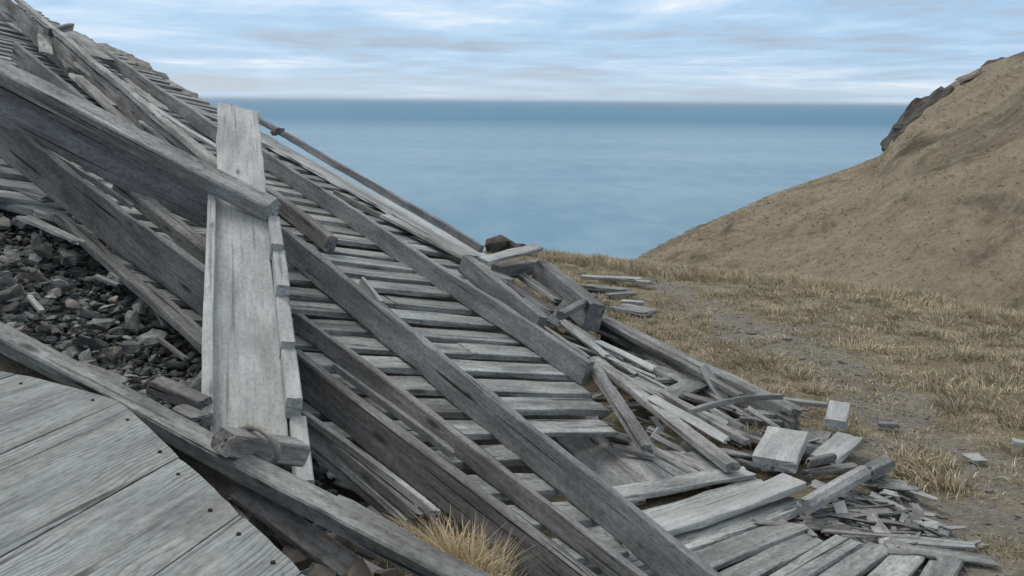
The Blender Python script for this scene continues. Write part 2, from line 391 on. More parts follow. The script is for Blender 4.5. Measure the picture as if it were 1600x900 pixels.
rd, bsn = resample(RIDGE, NU), resample(BASE, NU)
# keep the ridge samples lined up with the base samples by pixel share
vs = np.concatenate([np.linspace(-.9, 0, 14)[:-1], np.linspace(0, 1, NV), 1+np.linspace(0, 1, 14)[1:]**1.3*1.6])
hv = np.zeros((len(vs), NU, 3))
for j, v in enumerate(vs):
    if v <= 1:
        p = bsn+(rd-bsn)*v
        if v > 0: p[:, 2] += 1.1*math.sin(math.pi*v)*.6
    else:
        back = (rd-bsn); back[:, 2] = 0
        p = rd+back*(v-1); p[:, 2] -= (v-1)*30*(.25+.75*min(1, (v-1)*2))
    hv[j] = p
flat_ = hv.reshape(-1, 3)
for i, q in enumerate(flat_):
    am = 1.0 if (i//NU) < 13+NV-3 else .25
    nz = 1.0*noise.fractal(q*.05, 1.0, 2.0, 4) + .32*noise.fractal(q*.28, 1.0, 2.0, 4) + .13*noise.fractal(q*1.1, 1.0, 2.0, 3)
    if (i//NU) >= 13+NV-14: nz *= max(.15, (13+NV-1-(i//NU))/13.0) if (i//NU) < 13+NV else .4
    flat_[i, 2] += nz*.8; flat_[i, 1] -= nz*.4; 
flat_[:, 2] = np.maximum(flat_[:, 2], -88)
ii = np.arange(len(vs)*NU).reshape(len(vs), NU)
hf = np.stack([ii[:-1, :-1], ii[:-1, 1:], ii[1:, 1:], ii[1:, :-1]], -1).reshape(-1, 4)
def hill_mat():
    m, nt, bs = newmat('dry_hill_grass'); L = nt.links.new
    ge = nt.nodes.new('ShaderNodeNewGeometry')
    def N(sc, det=6.0, ro=.6, dist=0.0, st=None):
        n = nd(nt, 'ShaderNodeTexNoise', Scale=sc, Detail=det, Roughness=ro, Distortion=dist)
        if st:
            mp = nt.nodes.new('ShaderNodeVectorMath'); mp.operation = 'MULTIPLY'; mp.inputs[1].default_value = st; L(ge.outputs['Position'], mp.inputs[0]); L(mp.outputs[0], n.inputs['Vector'])
        else: L(ge.outputs['Position'], n.inputs['Vector'])
        return n.outputs['Fac']
    t = ramp(nt, [(.3, (.22, .19, .137)), (.5, (.278, .244, .182)), (.72, (.33, .294, .224))]); L(N(.55, 9, .68), t.inputs[0])
    f = ramp(nt, [(.35, .72), (.65, 1.14)]); L(N(5.0, 6, .75), f.inputs[0])
    c = mix(nt, 1.0, t.outputs[0], f.outputs[0], 'MULTIPLY')
    s = ramp(nt, [(.51, 0.0), (.64, .85)]); L(N(.13, 8, .68, .6), s.inputs[0])
    c = mix(nt, s.outputs[0], c, (.075, .065, .043))
    rr = ramp(nt, [(.57, 0.0), (.72, .35)]); L(N(.09, 4, .5), rr.inputs[0])
    c = mix(nt, rr.outputs[0], c, (.18, .135, .105))
    L(c, bs.inputs['Base Color']); bs.inputs['Roughness'].default_value = .95; bs.inputs['Specular IOR Level'].default_value = .1
    bp = nd(nt, 'ShaderNodeBump', Strength=.7, Distance=.4); L(math_(nt, 'ADD', N(2.2, 9, .75), N(.6, 6, .6)), bp.inputs['Height']); L(bp.outputs[0], bs.inputs['Normal'])
    return m
tag(fastmesh('hill', flat_.copy(), hf, hill_mat(), None, True), kind='structure')

HILL = flat_.reshape(len(vs), NU, 3).copy()
def hull_mesh(name, n, sx, sy, sz, seed, mat, detail=False, sub=0, amp=.1):
    rnd = random.Random(seed); bm = bmesh.new()
    for _ in range(n):
        v = Vector((rnd.gauss(0, 1), rnd.gauss(0, 1), rnd.gauss(0, 1))).normalized()
        m_ = max(abs(v.x), abs(v.y), abs(v.z)); v = v.lerp(v/m_, .45)
        bm.verts.new((v.x*sx, v.y*sy, v.z*sz))
    r_ = bmesh.ops.convex_hull(bm, input=bm.verts)
    bmesh.ops.delete(bm, geom=[g for g in r_['geom_interior'] if isinstance(g, bmesh.types.BMVert)], context='VERTS')
    if sub:
        bmesh.ops.triangulate(bm, faces=bm.faces)
        bmesh.ops.subdivide_edges(bm, edges=bm.edges, cuts=sub, use_grid_fill=True)
        for v in bm.verts:
            d = noise.fractal(v.co*(1.7/max(sx, sy, sz))*1.2+Vector((seed, 0, 0)), 1.0, 2.0, 4)
            v.co += v.co.normalized()*d*amp*max(sx, sy, sz)
    else:
        bmesh.ops.bevel(bm, geom=bm.edges[:], offset=min(sx, sy, sz)*.035, segments=1, affect='EDGES')
    me = bpy.data.meshes.new(name); bm.to_mesh(me); bm.free(); me.materials.append(mat); return me
# dark outcrops breaking the hill's skyline
def outcrop(q, sx, sy, sz, seed, rot, label):
    o = bpy.data.objects.new('rocky_outcrop', hull_mesh('rocky_outcrop', 26, sx, sy, sz, seed, M_CLIFF, sub=5, amp=.22))
    put(o, Matrix.Translation(P(*q)) @ Matrix.Rotation(rot, 4, 'Y')); tag(o, label, 'cliff')
outcrop((1441, 190, 69.6), 1.25, 2.4, 2.9, 3, R(33), 'dark steep rock face where the grassy hill drops to the sea')
outcrop((1550, 112, 68.2), 2.6, 1.5, .55, 5, R(-22), 'low dark rock band along the grassy hill crest')

# ------------------------------------------------------------------ collapsed wall: boards in rows
RB = [(1050, 960), (1000, 900), (900, 770), (862, 705), (975, 662), (935, 632), (908, 600), (760, 448), (715, 396), (560, 300), (405, 205), (330, 165), (135, 60), (10, -10), (-40, -40)]
LB = [(880, 950), (830, 900), (480, 640), (325, 530), (110, 340), (0, 318), (-140, 296), (-220, 200), (-220, 100)]
ra = sorted(toac(S(*q)) for q in RB); la = sorted(toac(S(*q)) for q in LB)
wall = thing('collapsed_wall', 'large collapsed board wall lying down the rubble bank under loose beams', 'wall', AC(2.5, .2))
PITCHB = .275; a = -.55; rnd = random.Random(3); rows = 0
while a < 15.5:
    cr = np.interp(a, [q[0] for q in ra], [q[1] for q in ra]); cl = np.interp(a, [q[0] for q in la], [q[1] for q in la])
    cr += rnd.uniform(-.07, .07); cl += rnd.uniform(-.2, .05)
    if cl < cr-.3:
        w_ = PITCHB-rnd.uniform(.075, .105); tilt = rnd.uniform(.03, .075)
        yaw = rnd.gauss(0, .012)
        cuts = [cl, cr]
        if rows % 3 == 1 and cr-cl > 2.2 and rows < 40: cuts = [cl, cl+(cr-cl)*rnd.uniform(.3, .7), cr]
        for c0, c1 in zip(cuts, cuts[1:]):
            hh = rnd.uniform(-.006, .006)
            p1 = AC(a-yaw*(c1-c0)/2, c0+.004, hh); p2 = AC(a+yaw*(c1-c0)/2, c1-.004, hh+rnd.uniform(-.006, .006))
            up = (N3-S3*tilt*-1.0).normalized()
            wood('board', p1, p2, up, w_, rnd.uniform(.036, .046), W_BOARD, wall, warp=.006, jag=.05 if c0 == cl else .006, jag2=.06 if c1 == cr else .006, sag=rnd.gauss(0, .004))
    a += PITCHB*rnd.uniform(.96, 1.04); rows += 1

# ------------------------------------------------------------------ beams across the wall
beamS('beam', 'long dark grey beam in the middle, running from the chute down to the front edge', 'beam', (440, 356), (1130, 910), .185, .06, W_BEAM, jag=.01)
beamS('beam', 'dark beam with squared sawn end, above the middle beam, stopping at the splayed laths', 'beam', (404, 230), (921, 568), .165, .06, W_BEAM, h0=.02, jag=.008)
beamS('beam', 'short thick dark beam stub ending just below the cross beam end', 'beam', (408, 288), (516, 372), .13, .09, W_BROWN, h0=.03, jag=.06)
beamS('beam', 'brown beam with pale top edge directly behind the dry grass tuft', 'beam', (452, 545), (925, 910), .18, .07, W_BROWN, h0=.02)
beamS('beam', 'narrow brown beam between the grass tuft beam and the middle beam', 'beam', (462, 487), (1005, 905), .10, .05, W_BROWN, h0=.03)
beamS('lath', 'short grey lath lying along the narrow brown beam, broken at its lower end', 'lath', (518, 566), (714, 714), .04, .035, W_LATH, h0=.055, jag2=.06)
beamS('beam', 'low weathered beam at the foot of the grass tuft beam, half hidden behind the laths', 'beam', (470, 618), (640, 745), .11, .06, W_ROUGH, h0=-.12)
for i, (q1, q2, w_, lab) in enumerate([((470, 640), (690, 806), .035, 'pale lath closest to the beams in the bundle above the grass tuft'),
        ((472, 655), (660, 812), .04, 'middle lath of the bundle above the grass tuft'),
        ((466, 668), (648, 824), .03, 'thin lath on the near side of the bundle above the grass tuft'),
        ((470, 690), (640, 836), .025, 'dark thin lath lowest in the bundle above the grass tuft')]):
    tag(beamS('lath', lab, 'lath', q1, q2, w_, .035, W_LATH if i != 3 else W_BROWN, h0=.10-.045*i, jag2=.08, bow=.01), group='laths bundled above the grass tuft')
# skyline timbers on the far side of the wall
beamS('rail', 'thin dark rail along the skyline to the right of the chute top', 'rail', (385, 172), (752, 383), .07, .05, W_BEAM, h0=.16)
t = plank('plank', 'long pale plank lying just inside the dark skyline rail', 'plank', S(396, 208, .05), S(748, 402, .05), .34, .03, W_CHUTE, up=N3)
beamS('plank', 'thin dark lath along the lower side of the long pale skyline plank', 'lath', (520, 296), (740, 408), .05, .03, W_ROUGH, h0=.03)
plank('plank', 'pale narrow plank at the lower end of the skyline rail', 'plank', S(600, 335, .09), S(800, 440, .1), .13, .03, W_LATH, up=N3, jag=.05)
# upper left pile
beamS('plank', 'widest dark plank running down from the top corner to the cross beam', 'plank', (-60, -62), (338, 272), .25, .05, W_ROUGH, h0=.12, jag=.02)
beamS('rail', 'pale narrow rail resting along the top edge of the widest dark plank', 'rail', (-40, -58), (345, 262), .06, .08, W_LATH, h0=.40)
beamS('plank', 'dark plank below the widest plank, ending behind the cross beam', 'plank', (22, 66), (215, 222), .20, .05, W_BEAM, h0=.10, jag=.03)
plank('plank', 'short pale board sticking up on the skyline near the top corner', 'plank', S(96, 44, .30), S(154, 92, .22), .42, .03, W_BOARD, up=N3, jag=.08)
beamS('lath', 'small dark batten across the top of the short pale skyline board', 'batten', (68, 42), (110, 36), .09, .05, W_BEAM, h0=.36)
beamS('beam', 'grey skyline beam with a blunt upper end, behind the chute top', 'beam', (126, 52), (352, 208), .15, .06, W_BEAM, h0=.10, jag=.03)
plank('plank', 'pale plank between the skyline beam and the widest dark plank', 'plank', S(158, 108, .12), S(312, 222, .12), .17, .03, W_LATH, up=N3, jag=.05)
plank('plank', 'thin pale plank beside the chute top, second from the skyline beam', 'plank', S(180, 150, .16), S(300, 236, .16), .09, .03, W_BOARD, up=N3, jag=.05)
plank('plank', 'short grey plank poking out behind the chute just under the skyline', 'plank', S(268, 158, .1), S(352, 190, .1), .20, .03, W_LATH, up=N3, jag=.05)
plank('plank', 'short dark plank below the skyline, tucked behind the chute', 'plank', S(290, 196, .06), S(352, 226, .05), .18, .04, W_ROUGH, up=N3, jag=.05)
beamS('beam', 'short dark beam on the shingled boards above the cross beam', 'beam', (-20, 84), (62, 150), .14, .06, W_BEAM, h0=.05)

# cross beam over the chute and the planks beneath it
beamP('beam', 'long cross beam with a pale top edge lying over the wooden chute', 'beam', (-40, 92, 6.7), (420, 326, 5.95), .135, .12, W_LATH, up=(-.05, -.55, 1), jag2=.03)
beamP('plank', 'wide dark plank under the cross beam, ending behind the chute', 'plank', (-40, 112, 6.95), (352, 306, 6.6), .27, .045, W_BEAM, jag2=.02)
beamP('plank', 'wide rough knotted plank leading down to the left side of the chute', 'plank', (-50, 148, 7.3), (352, 452, 5.35), .27, .05, W_ROUGH)
beamP('beam', 'rounded pale beam between the rough plank and the cross beam plank', 'beam', (176, 276, 6.9), (350, 418, 5.9), .10, .11, W_LATH)
beamP('lath', 'thin lath in the shadow between rounded beam and rough plank', 'lath', (20, 196, 7.2), (210, 322, 6.6), .035, .03, W_LATH, jag=.05)
plank('plank', 'long narrow pale plank sloping beside the rocks to the foot of the chute', 'plank', P(92, 338, 6.5), P(345, 562, 4.9), .09, .05, W_LATH, up=N3, jag=.05)
beamP('lath', 'dark lath running just above the narrow pale plank by the rocks', 'lath', (110, 345, 6.6), (340, 540, 5.1), .05, .03, W_BROWN)
plank('plank', 'upper of two pale boards at the picture edge above the rocks', 'plank', P(-60, 272, 7.2), P(92, 312, 6.7), .22, .035, W_BOARD, up=N3, jag2=.06)
plank('plank', 'lower of two pale boards at the picture edge above the rocks', 'plank', P(-60, 300, 6.7), P(110, 344, 6.5), .13, .06, W_BOARD, up=N3, jag2=.06)
plank('plank', 'small pale broken board lying on top of the rocks by the grass', 'plank', P(28, 334, 6.3), P(136, 382, 5.9), .12, .02, W_BOARD, up=N3, jag=.12, taper=.6)
plank('plank', 'reddish broken board end on the rocks beside the chute', 'plank', P(238, 598, 4.15), P(325, 634, 4.05), .10, .06, W_BROWN, up=N3, jag=.03)
plank('plank', 'small dark board scrap at the foot of the rocks near the chute', 'plank', P(270, 636, 4.0), P(318, 660, 3.9), .10, .025, W_ROUGH, up=N3, jag=.05)

# ------------------------------------------------------------------ the chute
c0 = P(391, 700, 3.95); c1 = P(371, 160, 8.15)
cax = (c1-c0).normalized(); cside = cax.cross(Vector((0, 0, 1))).normalized(); cup = cside.cross(cax)
chute = thing('wooden_chute', 'pale wooden chute lying up the bank under the cross beam', 'chute', c0)
wood('floor_plank', c0, c1, cup, .315, .035, W_CHUTE, chute, warp=.005, jag=.01, jag2=.04, skew2=.25)
wood('side_board', c0-cside*.175+cup*.02+cax*.15, c0-cside*.175+cup*.02+cax*2.85, cup, .05, .13, W_CHUTE, chute, warp=.005)
def at_py(py):
    lo, hi = -.8, 4.8
    for _ in range(40):
        m_ = (lo+hi)/2; v = np.array(c0+cax*m_)-CAM; y = 450-F*v.dot(UP)/v.dot(FWD)
        lo, hi = (m_, hi) if y > py else (lo, m_)
    return m_
for k, (y0, y1, dh, dx) in enumerate([(412, 348, .0, .0), (482, 404, .012, .005), (572, 478, .008, .0), (672, 566, .03, .004), (795, 662, -.005, .012)]):
    a0, a1 = at_py(y0), at_py(y1)
    p = c0+cside*(.188+dx)+cup*(.03+dh)
    wood('rail_block', p+cax*a0+cup*.03, p+cax*(a1-.02)-cup*.03, cup+cside*.1, .07, .10, W_CHUTE, chute, warp=.004, jag=.02)
# a rough trestle carries it where it stands clear of the bank
trs = thing('trestle', 'rough timber trestle hidden under the upper chute', 'trestle', c0+cax*2.9)
for sgn in (-1, 1):
    f = c0+cax*2.9+cside*.13*sgn; wood('leg', Vector((f.x, f.y+.05, slabz(f.x, f.y)-.3)), f-cup*.06, Vector((0, 1, 0)), .07, .07, W_ROUGH, trs)
    f = c0+cax*4.1+cside*.13*sgn; wood('leg', Vector((f.x, f.y+.05, slabz(f.x, f.y)-.3)), f-cup*.06, Vector((0, 1, 0)), .07, .07, W_ROUGH, trs)
blk = tag(wood('timber_block', P(344, 688, 3.30), P(470, 706, 3.60), Vector((0, -.25, 1)), .11, .085, W_ROUGH, warp=.006, jag=.015), 'grey timber block with two bolt holes at the foot of the chute', 'block')
# a rope loop slung round the block
rp = [(376, 670, 3.48), (392, 667, 3.44), (408, 671, 3.39), (421, 681, 3.34), (431, 695, 3.32), (434, 708, 3.32), (428, 720, 3.34), (418, 725, 3.37), (409, 724, 3.40)]
pts = [P(*q) for q in rp]
def tube(name, pts, rad, mat, n=8, parent=None):
    verts, faces = [], []
    fine = []
    for i in range(len(pts)-1):
        p0 = pts[max(0, i-1)]; p1 = pts[i]; p2 = pts[i+1]; p3 = pts[min(len(pts)-1, i+2)]
        for s_ in range(5):
            t_ = s_/5; fine.append(.5*((2*p1)+(p2-p0)*t_+(2*p0-5*p1+4*p2-p3)*t_*t_+(3*p1-p0-3*p2+p3)*t_**3))
    fine.append(pts[-1])
    for i, p in enumerate(fine):
        d = (fine[min(i+1, len(fine)-1)]-fine[max(i-1, 0)]).normalized(); s_ = d.cross(Vector((.3, .2, 1))).normalized(); u_ = s_.cross(d)
        for k in range(n):
            ang = 2*math.pi*k/n; rr = rad*(1+.12*math.sin(3*ang+i*1.1))
            verts.append(tuple(p+s_*math.cos(ang)*rr+u_*math.sin(ang)*rr))
    for i in range(len(fine)-1):
        for k in range(n):
            a_ = i*n+k; b_ = i*n+(k+1) % n; faces.append((a_, b_, b_+n, a_+n))
    faces.append(tuple(range(n))[::-1]); faces.append(tuple(range(len(verts)-n, len(verts))))
    return meshobj(name, verts, faces, mat, None, parent, smooth=True)
tag(tube('rope', pts, .0135, rock_mat('weathered_rope', (.28, .27, .25), (.48, .47, .44), sc=40, lich=0)), 'loop of weathered grey rope round the timber block', 'rope')

# ------------------------------------------------------------------ the near beam and the platform
beamP('beam', 'near bent beam with broad pale top running past the platform', 'beam', (-160, 448, 4.35), (790, 952, 2.70), .07, .10, W_BOARD, roll=R(0), up=(-.04, -.14, 1), jag=.01)
PZ = 1.2
E0, E1 = Z(186, 625, PZ), Z(485, 903, PZ)
pd = Vector((.285, .957, 0)).normalized(); pe = Vector((.957, -.285, 0)).normalized()
plat = thing('wooden_platform', 'weathered plank platform with wavy grain in the near corner', 'platform', Vector((-1.2, 2.2, PZ-.04)))
seams = [Z(0, 598, PZ).dot(pe)-.42, Z(0, 598, PZ).dot(pe)-.05, Z(100, 663, PZ).dot(pe), Z(140, 788, PZ).dot(pe), Z(300, 852, PZ).dot(pe), Z(470, 890, PZ).dot(pe), Z(470, 890, PZ).dot(pe)+.3]
ed = (E1-E0)
def edge_at(e):   # where the skew-cut end of the deck crosses a line of constant e
    f = (e-E0.dot(pe))/ed.dot(pe); q = E0+ed*f; return q.dot(pd)
far0 = Z(80, 592, PZ).dot(pd)
nail_me = None
def nails_on(o, Mw, pts):
    for q in pts:
        n = bpy.data.objects.new('nail', nail_me); put(n, Matrix.Translation(Vector(q)), o)
bm = bmesh.new(); bmesh.ops.create_cone(bm, cap_ends=True, segments=10, radius1=.0065, radius2=.005, depth=.006)
nail_me = bpy.data.meshes.new('nail'); bm.to_mesh(nail_me); bm.free(); nail_me.materials.append(M_NAIL)
for k in range(6):
    e0, e1 = seams[k]+.004, seams[k+1]-.004
    dA, dB = (edge_at(e0), edge_at(e1)) if k >= 2 else ((far0+.03, edge_at(e1)) if k == 1 else (far0+.0, far0+.03))
    nv, nu = 26, 9; org = pe*((e0+e1)/2)+pd*1.6+Vector((0, 0, PZ))
    Mx = Matrix((pd, -pe, Vector((0, 0, 1)))).transposed().to_4x4(); Mx.translation = org
    inv = Mx.inverted(); verts = []; faces = []
    for side_ in (0, 1):
        for i in range(nv):
            for j in range(nu):
                f = j/(nu-1); e = e0+(e1-e0)*f; dend = dA+(dB-dA)*f + .006*noise.noise((e*40, k, 0)); dst = -.35
                d = dst+(dend-dst)*(i/(nv-1))
                z = PZ + .002*noise.noise((d*2, e*5, k)) - .003*(2*f-1)**2 - (.004 if j in (0, nu-1) else 0)
                if side_: z = PZ-.045
                verts.append(tuple(inv @ (pe*e+pd*d+Vector((0, 0, z)))))
    T = nv*nu
    for i in range(nv-1):
        for j in range(nu-1):
            q = i*nu+j; faces.append((q, q+1, q+nu+1, q+nu)); faces.append((T+q, T+q+nu, T+q+nu+1, T+q+1))
    for i in range(nv-1):
        for j in (0, nu-1): q = i*nu+j; f_ = (q, q+nu, T+q+nu, T+q); faces.append(f_ if j == 0 else f_[::-1])
    for j in range(nu-1):
        q = j; faces.append((q, T+q, T+q+1, q+1)); q = (nv-1)*nu+j; faces.append((q, q+1, T+q+1, T+q))
    pl = meshobj('plank', verts, faces, W_PLAT, Mx, plat, smooth=False)
    if k >= 1:
        rn = random.Random(k); w_ = e1-e0
        for f in (.2+.12*rn.random(), .74+.14*rn.random()):
            e = e0+w_*f; dend = dA+(dB-dA)*f
            nails_on(pl, None, [pe*e+pd*(dend-.04-rn.random()*.05)+Vector((0, 0, PZ+.001))])
        for f in (.3+.1*rn.random(), .7+.15*rn.random()):
            e = e0+w_*f; nails_on(pl, None, [pe*e+pd*(1.5+rn.random()*.12+.3*e)+Vector((0, 0, PZ+.001))])
for d_, lab in ((.32, 'joist'), (1.2, 'joist')):
    en = ed.normalized(); q = Vector((en.y, -en.x, 0)); q = q if q.y < 0 else -q
    wood('joist', E0-en*1.0+q*d_*1.0+Vector((0, 0, -.12)), E1+en*.3+q*d_+Vector((0, 0, -.12)), Vector((0, 0, 1)), .06, .14, W_ROUGH, plat)
for q in ((330, 800), (120, 690)):
    b_ = Z(*q, PZ-.2); wood('post', Vector((b_.x-.1, b_.y-.25, hz(np.array(b_.x-.1), np.array(b_.y-.25))-.1)), Vector((b_.x-.1, b_.y-.25, PZ-.2)), Vector((0, 1, 0)), .1, .1, W_ROUGH, plat)

# ------------------------------------------------------------------ rocks
rock_meshes = [hull_mesh('rock', 10+i % 5, 1, .5+.4*random.random(), .25+.3*random.random(), 100+i, M_ROCK, sub=1+i % 2, amp=.13) for i in range(12)]
stone_meshes = [hull_mesh('stone', 16, 1, .7+.25*random.random(), .55+.2*random.random(), 300+i, M_STONE) for i in range(6)]
def rock(me, loc, s_, name, label, group, flat=.5):
    o = bpy.data.objects.new(name, me)
    rot = Matrix.Rotation(random.uniform(0, 6.28), 4, 'Z') @ Matrix.Rotation(random.gauss(0, flat), 4, 'X') @ Matrix.Rotation(random.gauss(0, flat), 4, 'Y')
    put(o, Matrix.Translation(Vector(loc)) @ rot @ Matrix.Diagonal((s_, s_, s_, 1))); tag(o, label, 'rock', group)
    return o
def inpoly(x, y, poly):
    c = False; n = len(poly)
    for i in range(n):
        x0, y0 = poly[i]; x1, y1 = poly[(i+1) % n]
        if (y0 > y) != (y1 > y) and x < (x1-x0)*(y-y0)/(y1-y0)+x0: c = not c
    return c
POLY = [(-80, 300), (40, 335), (115, 372), (235, 480), (325, 560), (335, 690), (250, 670), (150, 590), (60, 550), (-80, 470)]
cnt = 0
while cnt < 280:
    x, y = random.uniform(-80, 335), random.uniform(300, 690)
    if not inpoly(x, y, POLY): continue
    p = S(x, y, -.15+.10*random.random()); s_ = min(.10, .02+random.expovariate(1/.021))
    rock(random.choice(rock_meshes), p, s_, 'rock', 'angular dark slate rock in the rubble beside the chute', 'slate rocks in the rubble beside the chute'); cnt += 1
# stones of the dry footing under the platform
for k, (x, y, t_, s_) in enumerate([(480, 800, 3.4, .12), (420, 820, 3.3, .13), (470, 868, 3.15, .14), (530, 850, 3.25, .12), (560, 900, 3.0, .13), (500, 905, 3.0, .12), (610, 905, 3.1, .1), (430, 880, 3.1, .1), (385, 790, 3.5, .12), (580, 860, 3.35, .1), (640, 935, 2.95, .12), (540, 950, 2.9, .13)]):
    rock(random.choice(stone_meshes), P(x, y, t_), s_*.62, 'stone', 'dark stone in the dark gap between platform and near beam', 'footing stones below the platform edge', .3)
# dark rocks on the skyline
ridge_meshes = [hull_mesh('rock', 22, 1, .5, .30, 700+i, M_ROCK, sub=2, amp=.18) for i in range(4)]
for i, (x, y, s_) in enumerate([(168, 78, .3), (190, 90, .34), (214, 104, .36), (240, 121, .36), (266, 137, .34), (290, 151, .32), (310, 163, .25)]):
    o = bpy.data.objects.new('rock', ridge_meshes[i % 4])
    put(o, Matrix.Translation(S(x, y, -.07)) @ frame(Vector((0, 0, 0)), S3, N3).to_3x3().to_4x4() @ Matrix.Rotation(random.uniform(-.15, .15), 4, 'Z') @ Matrix.Diagonal((s_*1.3, s_, s_, 1)))
    tag(o, 'dark rock jutting above the skyline beam', 'rock', 'dark rocks along the skyline')
rock(ridge_meshes[2], S(434, 206, .22), .12, 'rock', 'small dark lump sitting on the thin skyline rail', None, .15)
rock(stone_meshes[1], Z(782, 384, .04), .24, 'rock', 'dark boulder beyond the foot of the skyline rail', 'dark boulders against the sea', .1)
rock(stone_meshes[3], Z(812, 386, .04), .19, 'rock', 'smaller dark boulder next to the one against the sea', 'dark boulders against the sea', .1)

# small rubble between the rocks (uncounted)
def soup(base, locs, scales, rots):
    V, Fc, o_ = [], [], 0
    for l, s_, r_ in zip(locs, scales, rots):
        v, f = base[random.randrange(len(base))]
        V.append((v*s_) @ r_.T + l); Fc.append(f+o_); o_ += len(v)
    return np.concatenate(V), np.concatenate(Fc)
def tris(me):
    me.calc_loop_triangles(); v = np.array([q.co[:] for q in me.vertices]); return v, np.array([q.vertices[:] for q in me.loop_triangles])
def rotm(): return np.array(Matrix.Rotation(random.uniform(0, 6.28), 3, 'Z') @ Matrix.Rotation(random.gauss(0, .5), 3, 'X'))
chip_src = []
for i in range(8):
    me = hull_mesh('tmp', 9, 1, .7, .45, 500+i, M_ROCK); chip_src.append(tris(me)); bpy.data.meshes.remove(me)
locs = []
while len(locs) < 5200:
    x, y = random.uniform(-80, 520), random.uniform(300, 930)
    if inpoly(x, y, POLY) or (len(locs) % 5 == 0 and 440 < x and y > 640): locs.append(np.array(S(x, y, -.21+.08*random.random())))
v, f = soup(chip_src, locs, [.012+random.expovariate(1/.014) for _ in locs], [rotm() for _ in locs])
tag(fastmesh('rubble', v, f, M_ROCK), 'fine slate rubble filling the bank beside the chute', 'rubble', kind='stuff')
# gravel on the track
locs = []; M_GRAV = rock_mat('gravel_stone', (.14, .135, .13), (.32, .315, .30), sc=30, lich=.2)
cx = RNG.uniform(1.0, 4.5, 40000); cy = RNG.uniform(3.2, 13.5, 40000); pm = pathmask(cx, cy)
keep = RNG.random(40000) < pm*.30+.012
cx, cy = cx[keep], cy[keep]; cz = hz(cx, cy)
locs = np.stack([cx, cy, cz], -1)
v, f = soup(chip_src, locs, [.006+random.expovariate(1/.007) for _ in locs], [rotm() for _ in locs])
tag(fastmesh('gravel', v, f, M_GRAV), 'loose grey gravel scattered along the grassy track', 'gravel', kind='stuff')

# ------------------------------------------------------------------ broken frame and splinters in the middle
B = 'plank'
beamS('beam', 'split grey beam above the squared beam end, breaking into laths', 'beam', (722, 398), (855, 500), .16, .05, W_BEAM, h0=.1, jag2=.12)
beamS('lath', 'long lath split from the grey beam, reaching the squared beam end', 'lath', (778, 462), (922, 562), .05, .05, W_LATH, h0=.12, jag=.1)
beamS('lath', 'thin outer lath from the split grey beam', 'lath', (765, 425), (858, 502), .03, .03, W_LATH, h0=.18, jag=.1)
plank(B, 'pale plank pointing at the sea over the broken beams', 'plank', S(752, 408, .24), S(842, 386, .30), .11, .035, W_CHUTE, up=N3, jag=.02)
beamS('beam', 'dark stub under the plank that points at the sea', 'beam', (768, 412), (838, 402), .14, .08, W_BROWN, h0=.02)
beamS('beam', 'chunky dark beam with a blunt upper end beside the track', 'beam', (838, 404), (925, 474), .24, .16, W_BEAM, h0=-.02, jag=.03)
beamS('batten', 'short batten crossing the foot of the chunky dark beam', 'batten', (872, 486), (926, 456), .06, .06, W_BROWN, h0=.16)
plank(B, 'upright pale splinter between the chunky beam and the split beam', 'splinter', S(862, 508, .02), S(888, 464, .2), .09, .02, W_BOARD, up=Vector((0, -1, .3)), jag2=.08, taper=.5)
plank(B, 'pale short plank behind the upright splinter', 'plank', S(800, 420, .05), S(878, 472, .05), .12, .04, W_LATH, up=N3, jag=.05)
plank(B, 'dark brown plank in the hollow under the split beam', 'plank', S(790, 444, .02), S(868, 492, .0), .20, .04, W_BROWN, up=N3, jag=.05)
plank(B, 'grey short plank lying in the hollow beside the upright splinter', 'plank', S(816, 462, .04), S(872, 508, .0), .10, .03, W_BOARD, up=N3, jag=.1)
def beamG(name, label, cat, q1, q2, H, th, mat, up=Vector((0, 0, 1)), lift=0.0, **kw):
    t1, t2 = G(*q1, H+lift), G(*q2, H+lift); ax = (t2-t1).normalized(); u_ = (up-ax*up.dot(ax)).normalized(); side = ax.cross(u_)
    if side.y < 0: side = -side
    off = -u_*(H/2)+side*(th/2)
    return tag(wood(name, t1+off, t2+off, u_, th, H, mat, **kw), label, cat)
beamG('beam', 'long beam with pale top along the edge of the grass', 'beam', (892, 474), (1248, 644), .16, .10, W_LATH, lift=.02, jag2=.1)
beamG('lath', 'long thin pale lath just inside the grass edge beam', 'lath', (905, 482), (1160, 618), .045, .05, W_LATH, lift=.16, jag=.06)
beamG('plank', 'dark plank standing on edge inside the grass edge beam', 'plank', (935, 512), (1190, 662), .12, .04, W_BROWN, lift=-.02, jag=.08)
beamS('lath', 'steep splayed lath falling from the squared beam end', 'lath', (916, 556), (1006, 702), .05, .09, W_LATH, h0=.1, jag=.06, jag2=.1)
beamS('lath', 'thinner splayed lath just right of the steep one', 'lath', (950, 600), (1016, 690), .03, .04, W_LATH, h0=.1, jag=.1)
beamG('lath', 'longest splayed lath from the squared beam end to the flat boards', 'lath', (916, 556), (1140, 728), .05, .09, W_LATH, lift=.14, jag=.05)
beamG('lath', 'slim lath crossing above the orange grass patch', 'lath', (985, 588), (1168, 690), .04, .05, W_LATH, lift=.16, jag=.05)
beamG('lath', 'bowed thin lath arching across to the grass edge beam', 'lath', (1078, 640), (1226, 618), .035, .04, W_LATH, lift=.24, sag=.03)
plank(B, 'short pale brace leaning on the grass edge beam', 'brace', G(1098, 572, .30), G(1140, 640, .05), .07, .03, W_CHUTE, up=Vector((0, -1, .6)))
plank(B, 'pale board propped inside the broken frame', 'plank', G(1030, 626, .16), G(1098, 598, .16), .17, .03, W_BOARD, up=Vector((-.2, -.3, 1)), jag=.04)
